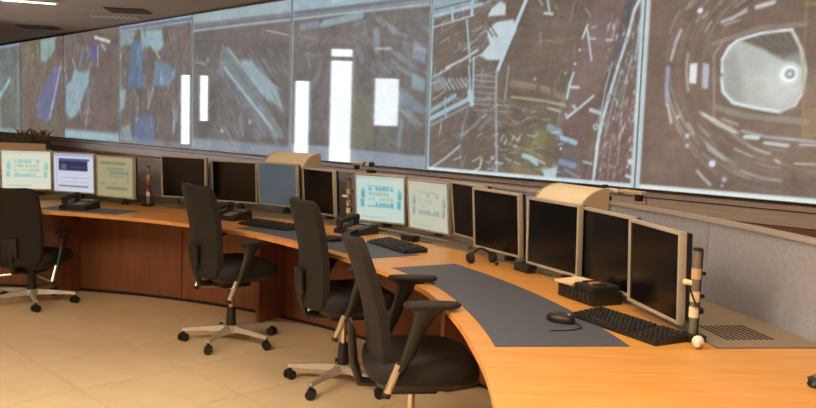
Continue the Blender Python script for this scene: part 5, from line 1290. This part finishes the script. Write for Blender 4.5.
MON = [(-3.17, 6.62, .985, 6.5, 1.5, 'leftmost lit cream monitor with teal process diagram, behind the far left chair', P1),
       (-2.74, 6.54, .98, -16.6, 1.3, 'white lit monitor with a dark navy block, second from left', P2),
       (-2.335, 6.36, .97, -27.0, 1.2, 'olive yellow lit monitor beside the left monitor pole', P3),
       (-1.79, 6.36, .985, -17.4, 3, 'black monitor with pale frame standing alone right of the left pole', None),
       (-1.385, 6.35, .965, -18.0, 4, 'black monitor joined to the dim blue grey monitor on its right', None),
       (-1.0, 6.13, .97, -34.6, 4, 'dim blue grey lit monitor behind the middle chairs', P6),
       (-.655, 5.87, .95, -50, 4, 'black monitor between the dim blue grey and the pale cyan monitors', None),
       (-.19, 5.49, .945, -30, 5, 'pale cyan lit monitor with teal process diagram, mid desk', P8),
       (.135, 5.14, .94, -51, 5, 'cream lit monitor with grey diagram beside the pale cyan one', P9),
       (.372, 4.765, .955, -65, 6, 'black monitor sharply turned, right beside the cream lit one', None),
       (.48, 4.26, .958, -59.1, 4.5, 'black monitor behind the small black headset on the desk', None),
       (.70, 3.80, .952, -63.6, 1.6, 'black monitor in front of the beige curved cabinet on the right', None),
       (.872, 3.458, .943, -72.5, 1.7, 'black monitor behind the boxy desk telephone', None),
       (.945, 3.0, .943, -80, 2.5, 'black monitor nearest the camera, beside the right monitor pole', None)]
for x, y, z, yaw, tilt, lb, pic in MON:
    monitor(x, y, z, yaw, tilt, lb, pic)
# ================================================================== SWIVEL CHAIRS
def superell(a, b_, n, z, k=28, cx=0, cy=0):
    out = []
    for i in range(k):
        t = 2 * math.pi * i / k
        c, s = math.cos(t), math.sin(t)
        out.append((cx + a * math.copysign(abs(c) ** (2 / n), c), cy + b_ * math.copysign(abs(s) ** (2 / n), s), z))
    return out
SH = .50                                       # seat height of the modelled chair
def chair_meshes():
    parts = {}
    # upper half, relative to the floor
    s = MB()
    rings = []
    for dz, sc in ((-.045, .86), (-.04, .94), (-.02, .99), (.005, 1), (.03, .985), (.045, .94), (.052, .84), (.053, .5)):
        rings.append([(x, y, z + (-.018 * max(0, (y - .12) / .12) ** 2 if True else 0)) for x, y, z in superell(.245 * sc, .24 * sc, 3.6, SH + dz, 32, 0, .03)])
    s.loft(rings)
    parts['seat'] = (s, 'chair_seat')
    p = MB()
    p.loft([superell(.19, .17, 4, SH - .075, 20, 0, .01), superell(.22, .2, 4, SH - .044, 20, 0, .02)])
    p.box((0, 0, SH - .1), (.16, .2, .05), bev=.01)
    parts['seat_pan'] = (p, 'black_plastic')
    b = MB()
    nz, nx = 16, 13
    def bp(t, q, off):
        z = -.03 + .585 * t
        lean = -.02 - .06 * t + .03 * math.sin(math.pi * t)
        hw = (.222 - .02 * (1 - t)) * (1 - abs(2 * t - 1) ** 9) ** (1 / 7)
        x = hw * q
        y = lean + .045 * q * q + off
        return (x, y, z + .012 * off)
    fr, bk = [], []
    ts = [(1 - math.cos(math.pi * i / nz)) / 2 * .998 + .001 for i in range(nz + 1)]
    for t in ts:
        row = []
        for i in range(nx):
            row.append(bp(t, -1 + 2 * i / (nx - 1),   .019))
        for i in range(nx - 1, -1, -1):
            row.append(bp(t, -1 + 2 * i / (nx - 1), -.019))
        fr.append(row)
    b.loft(fr)
    parts['backrest'] = (b, 'chair_fabric')
    br = MB()
    br.tube([(0, -.08, SH - .1), (0, -.22, SH - .09), (0, -.25, SH), (0, -.262, SH + .14)], [.022, .022, .02, .016], 8)
    br.box((0, -.262, SH + .1), (.12, .02, .14), Matrix.Rotation(R(4), 3, 'X'), bev=.006)
    parts['back_bracket'] = (br, 'black_plastic')
    return parts
PARTS = chair_meshes()

def make_chair():
    root = empty('office_chair')
    up_ = []
    for nm, (mb, m) in PARTS.items():
        up_.append(mb.build(nm, m, root))
    arms = []
    for sx in (-1, 1):
        a = MB()
        # black blade widening to the pad
        def sec(c, wx, wy):
            return [(c[0] + wx * math.cos(t), c[1] + wy * math.sin(t), c[2]) for t in [2 * math.pi * k / 12 for k in range(12)]]
        X = sx * .272
        a.loft([sec((X - sx * .01, -.085, .43), .017, .020), sec((X - sx * .004, -.055, .5), .018, .026), sec((X, -.02, .60), .019, .032), sec((X, .005, .655), .021, .045), sec((X, .02, .682), .026, .085)])
        ar = a.build('armrest', 'black_plastic', root)
        pd = MB()
        pd.loft([superell(.03, .095, 2.6, .680, 24, X, .03), superell(.038, .113, 2.6, .688, 24, X, .03), superell(.039, .115, 2.6, .697, 24, X, .03), superell(.032, .106, 2.6, .705, 24, X, .03)])
        pd.build('pad', 'black_soft', ar)
        tb_ = MB().tube([(X - sx * .012, -.09, .455), (X - sx * .02, -.135, .335)], .017, 10).tube([(X - sx * .02, -.132, .345), (sx * .1, -.06, .365)], .012, 8)
        tb_.build('tube', 'chrome', ar)
        MB().tube([(X - sx * .02, -.133, .34), (X - sx * .021, -.139, .322)], .0185, 10).build('end_cap', 'black_plastic', ar)
        arms.append(ar)
    c = MB().tube([(0, 0, .20), (0, 0, SH - .09)], .016, 12)
    col = c.build('gas_column', 'chrome', root)
    MB().tube([(0, 0, .075), (0, 0, .10), (0, 0, .235)], [.038, .034, .027], 12).build('column_cover', 'black_plastic', root)
    MB().tube([(0, 0, .07), (0, 0, .115)], .05, 14).build('hub', 'silver', root)
    for k in range(5):
        a = 2 * math.pi * k / 5 + .35
        d = Vector((math.cos(a), math.sin(a), 0))
        n = Vector((-d.y, d.x, 0))
        lg = MB()
        rg = []
        for rr, hw, zb, zt in ((.03, .024, .075, .115), (.16, .019, .075, .105), (.315, .014, .07, .09)):
            q = d * rr
            rg.append([tuple(q + n * hw + Vector((0, 0, zb))), tuple(q - n * hw + Vector((0, 0, zb))), tuple(q - n * hw * .6 + Vector((0, 0, zt))), tuple(q + n * hw * .6 + Vector((0, 0, zt)))])
        lg.loft(rg, True, False)
        leg = lg.build('leg', 'silver', root)
        cs = MB()
        q = d * .308
        tw = a + 1.1 * (k % 3 - .6)
        ax = Vector((math.cos(tw), math.sin(tw), 0))
        for s_ in (-1, 1):
            c0 = q + ax * (s_ * .012) + Vector((0, 0, .0275))
            c1 = q + ax * (s_ * .027) + Vector((0, 0, .0275))
            cs.tube([c0, c1], .027, 14)
        cs.tube([q + Vector((0, 0, .03)), q + Vector((0, 0, .072))], .01, 8)
        cs.box(q + Vector((0, 0, .045)), (.03, .03, .02), bev=.006)
        cs.build('caster', 'caster_rubber', leg)
    return root

proto = make_chair()
CH = [(-2.86, 6.03, 82, -.13, 0, 3, 'black swivel chair seen from behind at the far left of the desk'),
      (-1.135, 5.15, 38, 0, 0, 1, 'black swivel chair with high back in front of the lone black monitor'),
      (-.335, 4.37, 24, 0, 0, 1, 'black swivel chair in the middle, just left of the nearest chair'),
      (.04, 3.31, 8, -.035, .105, 7, 'nearest black swivel chair pushed up to the grey desk inlay')]
chairs = [proto] + [copy_tree(proto) for _ in CH[1:]]
for o, (x, y, hd, dz, arm, lean, lb) in zip(chairs, CH):
    o.location = (x, y, 0)
    o.rotation_euler = (0, 0, R(hd - 90))
    tag(o, lb, 'chair', 'swivel chairs at the control desk')
    for ch in o.children:
        n = ch.name.split('.')[0]
        if n == 'backrest':
            ch.location = (0, -.205 if lean < 5 else -.15, SH - .01 + dz)
            ch.rotation_euler = (R(lean), 0, 0)
        elif n in ('seat', 'seat_pan', 'back_bracket'):
            ch.location.z = dz
        elif n == 'armrest':
            ch.location.z = dz + arm
        elif n == 'gas_column' and dz:
            ch.location.z = dz

# ================================================================== THINGS ON THE DESK
TOP = DZ
INL = DZ + .002
def place(name, x, y, z, hd, label, cat, group=None):
    return tag(empty(name, (x, y, z), R(hd)), label, cat, group)

def keyboard(x, y, z, hd, label, ln=.45, dp=.155):
    e = place('keyboard', x, y, z, hd, label, 'keyboard', 'black keyboards')
    b = MB()
    b.add([(-ln / 2, -dp / 2, 0), (ln / 2, -dp / 2, 0), (ln / 2, dp / 2, 0), (-ln / 2, dp / 2, 0), (-ln / 2, -dp / 2, .012), (ln / 2, -dp / 2, .012), (ln / 2, dp / 2, .026), (-ln / 2, dp / 2, .026)],
          [(3, 2, 1, 0), (4, 5, 6, 7), (0, 1, 5, 4), (1, 2, 6, 5), (2, 3, 7, 6), (3, 0, 4, 7)])
    b.build('case', 'black_plastic', e)
    kb = MB().box((0, 0, .004), (.0155, .0165, .008), taper=.8).build('key', 'key', e)
    first = True
    for r_ in range(6):
        yy = -dp / 2 + .018 + r_ * (dp - .034) / 5
        zz = .012 + (yy + dp / 2) / dp * .014
        n = 20
        for k in range(n):
            xx = -ln / 2 + .02 + k * (ln - .04) / (n - 1)
            if k in (14,) or (r_ == 0 and 4 <= k <= 8):
                continue
            o = kb if first else kb.copy()
            if not first:
                COL.objects.link(o)
            first = False
            o.location = (xx, yy, zz)
    sp = MB().box((-ln / 2 + .02 + 6 * (ln - .04) / 19, -dp / 2 + .018, .017), (.1, .0165, .008), taper=.92).build('space_bar', 'key', e)
    return e
keyboard(.81, 2.87, TOP, -62, 'black keyboard nearest the camera, in front of the right hand monitors')
keyboard(-.06, 4.64, TOP, -60, 'black keyboard in front of the pale cyan monitor')
keyboard(-.93, 5.37, INL, -36, 'black keyboard below the dim blue grey monitor')

def mouse(x, y, z, hd, label, cable=None):
    e = place('computer_mouse', x, y, z, hd, label, 'mouse', 'black computer mice')
    b = MB()
    rg = []
    for t, sc, zz in ((0, .9, 0), (.1, 1, .006), (.4, .97, .018), (.7, .82, .028), (.92, .5, .035), (1, .15, .0365)):
        rg.append(superell(.031 * sc, .056 * sc, 2.4, zz, 20, 0, -.006 * t))
    b.loft(rg)
    b.build('body', 'black_plastic', e)
    MB().box((0, .028, .031), (.007, .02, .008), bev=.002).build('scroll_wheel', 'key_light', e)
    MB().box((-.012, .034, .0265), (.018, .03, .003), Matrix.Rotation(-.35, 3, 'X'), bev=.001).box((.012, .034, .0265), (.018, .03, .003), Matrix.Rotation(-.35, 3, 'X'), bev=.001).build('button', 'key', e)
    if cable:
        MB().tube(cable, .0022, 6).build('cable', 'black_plastic', e)
    return e
mouse(.585, 2.93, INL, -125, 'black mouse with a short cable on the grey inlay near the front', [(0, .05, .006), (.01, .075, .004), (.04, .10, .003), (.09, .09, .003), (.13, .06, .003), (.16, .03, .003)])
mouse(1.225, 2.255, TOP, 100, 'dark mouse at the right edge of the picture')
mouse(-.44, 4.80, INL, -60, 'black mouse beside the back of the middle chair')

def telephone(x, y, z, hd, label):
    e = place('telephone', x, y, z, hd, label, 'telephone', 'black desk telephones')
    b = MB()
    b.add([(-.11, -.1, 0), (.11, -.1, 0), (.11, .1, 0), (-.11, .1, 0), (-.105, -.095, .03), (.105, -.095, .03), (.105, .095, .065), (-.105, .095, .065)],
          [(3, 2, 1, 0), (4, 5, 6, 7), (0, 1, 5, 4), (1, 2, 6, 5), (2, 3, 7, 6), (3, 0, 4, 7)])
    b.build('body', 'black_plastic', e)
    h = MB().tube([(-.075, -.085, .07), (-.075, -.05, .082), (-.075, .05, .1), (-.075, .085, .094)], [.024, .017, .017, .024], 10)
    h.tube([(-.075, -.075, .072), (-.075, -.08, .04)], [.024, .02], 10).tube([(-.075, .075, .094), (-.075, .072, .066)], [.024, .02], 10)
    h.build('handset', 'black_soft', e)
    for i in range(4):
        for j in range(3):
            yy = -.07 + i * .024
            MB().box((.0 + j * .026, yy, .03 + (yy + .095) / .19 * .035 + .002), (.017, .014, .006), bev=.001).build('button', 'key_light', e)
    MB().box((.03, .06, .062), (.1, .04, .004), Matrix.Rotation(.18, 3, 'X')).build('display', 'rail', e)
    return e
telephone(-2.50, 6.06, INL, -12, 'black desk telephone under the white monitor at the left')
telephone(-1.27, 5.73, TOP, -30, 'black desk telephone between the second chair and the black monitors')
telephone(-.335, 5.20, TOP, -42, 'black desk telephone under the pale cyan monitor')

# boxy switch console with slotted front and a note pad lying on it
e = place('intercom_console', .775, 3.35, TOP, -66, 'black boxy intercom console with ridged front beside the keyboard', 'console')
b = MB().box((0, .01, .028), (.25, .15, .056), bev=.006)
b.build('body', 'black_plastic', e)
MB().box((.055, .005, .068), (.125, .14, .024), bev=.005).build('upper_deck', 'black_soft', e)
for k in range(8):
    MB().box((-.1 + k * .028, -.067, .03), (.018, .006, .03), bev=.001).build('switch', 'key', e)
for k in range(3):
    MB().box((.018 + k * .037, -.01, .083), (.024, .05, .008), bev=.002).build('button', 'amber' if k == 1 else 'key', e)
pad = place('note_pad', .735, 3.44, TOP + .056, -56, 'cream paper note pad lying on the boxy intercom console', 'note pad')
MB().box((0, 0, .006), (.11, .13, .011)).build('sheets', 'paper', pad)
MB().box((0, .055, .0135), (.105, .016, .004)).build('binding', 'beige', pad)

# small headset
e = place('headset', .40, 4.20, TOP, 20, 'small black headset lying under the black monitor', 'headset')
b = MB().tube([(-.07 + .14 * k / 10, .015 * math.sin(math.pi * k / 10), .03 + .045 * math.sin(math.pi * k / 10)) for k in range(11)], .006, 8)
b.build('headband', 'black_plastic', e)
for sx in (-1, 1):
    MB().tube([(sx * .052, 0, .03), (sx * .068, 0, .03), (sx * .082, 0, .03)], [.029, .03, .022], 14).build('ear_cup', 'black_soft', e)
MB().tube([(.075, 0, .02), (.07, -.05, .012), (.05, -.085, .010)], .003, 6).tube([(.05, -.085, .010), (.04, -.098, .010)], .008, 8).build('microphone', 'black_plastic', e)

# small black adaptors between the monitor feet
for x, y, hd, lb in ((.60, 3.98, -62, 'small black power adaptor beneath the gap between two black monitors'), (.02, 4.93, -50, 'small black power adaptor beneath the cream lit monitor')):
    e = place('power_adaptor', x, y, TOP, hd, lb, 'adaptor')
    MB().box((0, 0, .02), (.12, .06, .04), bev=.008).build('body', 'black_plastic', e)
    MB().tube([(.06, 0, .02), (.09, .01, .01), (.12, .04, .005), (.15, .05, .004)], .003, 6).build('cable', 'black_plastic', e)

# white plug
e = place('cable_plug', .985, 2.625, TOP, 155, 'white round cable plug lying on the wood by the right pole', 'plug')
MB().tube([(0, -.025, .021), (0, -.019, .021), (0, .0, .021), (0, .008, .021), (0, .024, .019)], [.018, .02, .02, .013, .009], 16).build('body', 'white_plastic', e)
MB().tube([(0, -.027, .021), (0, -.023, .021)], .013, 16).build('socket_face', 'key_light', e)
for k in range(3):
    a = 2 * math.pi * k / 3
    MB().tube([(.007 * math.cos(a), -.031, .021 + .007 * math.sin(a)), (.007 * math.cos(a), -.026, .021 + .007 * math.sin(a))], .0024, 6).build('pin', 'slot_dark', e)

# poles that carry the monitors
def pole(x, y, z0, hd, label, full=True, red=False):
    e = place('monitor_pole', x, y, z0, hd, label, 'pole', 'monitor poles clamped to the desk')
    MB().box((0, 0, .012), (.07, .07, .024), bev=.004).build('clamp', 'black_plastic', e)
    MB().tube([(0, 0, .02), (0, 0, .315)], .013, 12).build('rod', 'rail', e)
    MB().tube([(.017, .008, .02), (.017, .008, .32)], .009, 8).build('dark_rod', 'black_plastic', e)
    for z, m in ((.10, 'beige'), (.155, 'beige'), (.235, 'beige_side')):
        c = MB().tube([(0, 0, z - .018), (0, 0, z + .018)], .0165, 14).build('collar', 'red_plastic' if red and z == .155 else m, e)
        MB().tube([(.02, 0, z), (.034, 0, z)], .007, 8).build('knob', 'black_plastic', c)
    MB().tube([(0, 0, .2), (-.012, .018, .2), (-.02, .04, .2)], .01, 8).build('arm', 'red_plastic' if red else 'beige', e)
    MB().tube([(-.03, -.012, .19), (-.01, -.03, .13), (.03, -.01, .11), (.02, .03, .09), (-.02, .02, .05), (-.04, 0, .006)], .0035, 6).build('cable', 'black_plastic', e)
    MB().tube([(0, 0, .315), (0, 0, .325)], .015, 12).build('cap', 'black_plastic', e)
pole(1.005, 2.735, TOP, 10, 'silver monitor pole with beige collars at the right end')
pole(-2.085, 6.385, TOP, 70, 'dark monitor pole with a red collar between the olive and black monitors', red=True)
pole(.655, 4.16, TOP + .003, 30, 'monitor pole with cables in the gap between two black monitors')
pole(-.42, 5.62, TOP + .003, 50, 'monitor pole just left of the pale cyan monitor')

# beige cabinets with curved lids between monitors and partition
def hood(a, rr, label, wid=.40, HOOD_H=1.17, dep=.22, z0=0):
    p = pol(rr, a)
    e = tag(empty('curved_cabinet', (p.x, p.y, z0), R(a - 90)), label, 'cabinet', 'beige curved cabinets')
    def prof(inset):
        r_ = []
        n = 10
        D_, hh = dep - inset, HOOD_H
        for k in range(n + 1):
            t = math.pi / 2 * k / n
            r_.append((-D_ / 2 + D_ * (1 - math.cos(t)), hh - .13 + (.13 - inset) * math.sin(t)))
        return [(-D_ / 2, 0)] + r_ + [(D_ / 2, 0)]
    pf = prof(0)
    b = MB()
    b.loft([[(x, y, z) for y, z in pf] for x in (-wid / 2 + .012, wid / 2 - .012)], True, False)
    b.build('body', 'beige', e)
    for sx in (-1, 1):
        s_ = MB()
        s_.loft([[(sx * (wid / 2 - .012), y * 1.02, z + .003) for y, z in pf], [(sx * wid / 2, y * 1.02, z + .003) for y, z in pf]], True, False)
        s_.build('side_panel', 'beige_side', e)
hood(26.9, 4.81, 'beige curved cabinet behind the black monitors at the right', .41, .418, .18, TOP + .0035)
hood(61.2, 5.12, 'beige curved cabinet behind the dim blue grey monitor', .42, 1.2)

# articulated task lamps clamped to the partition
def task_lamp(a, hd, label, s=1.0):
    p = pol(4.937, a)
    e = tag(empty('task_lamp', (p.x, p.y, 1.098), R(hd)), label, 'lamp', 'folded task lamps on the partition')
    MB().box((0, 0, .012), (.06, .05, .024), bev=.004).build('clamp', 'black_plastic', e)
    MB().tube([(0, 0, .02), (0, 0, .05)], .012, 10).build('post', 'chrome', e)
    MB().tube([(0, -.012, .062), (0, .012, .062)], .02, 12).build('joint', 'black_plastic', e)
    MB().box((.06 * s, 0, .058), (.13 * s, .02, .016), bev=.004).build('arm', 'beige', e)
    MB().tube([(.12 * s, 0, .045), (.12 * s, 0, .075)], .016, 12).build('elbow', 'black_plastic', e)
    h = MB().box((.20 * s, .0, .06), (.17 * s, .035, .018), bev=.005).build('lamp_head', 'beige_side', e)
    MB().box((.25 * s, 0, .035), (.035, .03, .034), bev=.004).build('switch_box', 'black_plastic', h)
task_lamp(25.4, -62, 'folded beige task lamp on the partition beside the right curved cabinet')
task_lamp(50.3, 140, 'folded task lamp on the partition above the pale cyan monitor', .6)

# planter with dry plants on the partition at the far left
pp = pol(4.937, 86.5)
e = tag(empty('planter_box', (-3.40, 7.0, 1.098), R(0)), 'black planter box with tan base and dry brown plants on the partition', 'planter')
MB().box((0, 0, .014), (.50, .15, .026), bev=.003).box((0, -.07, .05), (.50, .012, .09), bev=.002).build('base_board', 'beige_side', e)
b = MB()
b.box((-.06, -.05, .10), (.36, .012, .145)).box((-.06, .06, .10), (.36, .012, .145)).box((-.234, .005, .10), (.012, .098, .145)).box((.114, .005, .10), (.012, .098, .145)).box((-.06, .005, .08), (.336, .098, .10))
b.build('box', 'black_plastic', e)
MB().box((.185, 0, .076), (.12, .1, .098), bev=.006).build('pot', 'black_soft', e)
MB().box((-.06, .005, .136), (.334, .096, .012)).build('soil', 'slot_dark', e)
rg = random.Random(3)
for k in range(70):
    x, y = rg.uniform(-.02, .23), rg.uniform(-.04, .05)
    ln, an, tl = rg.uniform(.06, .13), rg.uniform(0, 6.28), rg.uniform(.1, .9)
    tip = Vector((x + ln * tl * math.cos(an), y + ln * tl * math.sin(an) * .5, .12 + ln * .85))
    mid = Vector((x, y, .12)).lerp(tip, .55) + Vector((0, 0, .02))
    MB().tube([(x, y, .12), mid, tip], [.0035, .004, .001], 5).build('twig', 'twig', e)
e = tag(empty('dried_branch', (-2.72, 6.975, 1.098), R(-8)), 'small dried branches lying on the partition right of the planter', 'branch')
for k in range(12):
    x = -.16 + k * .028
    MB().tube([(x, rg.uniform(-.02, .02), .008), (x + .05, rg.uniform(-.02, .02), .02 + rg.uniform(0, .02)), (x + .1, rg.uniform(-.02, .02), .01 + rg.uniform(0, .02))], [.006, .005, .003], 5).build('twig', 'twig', e)
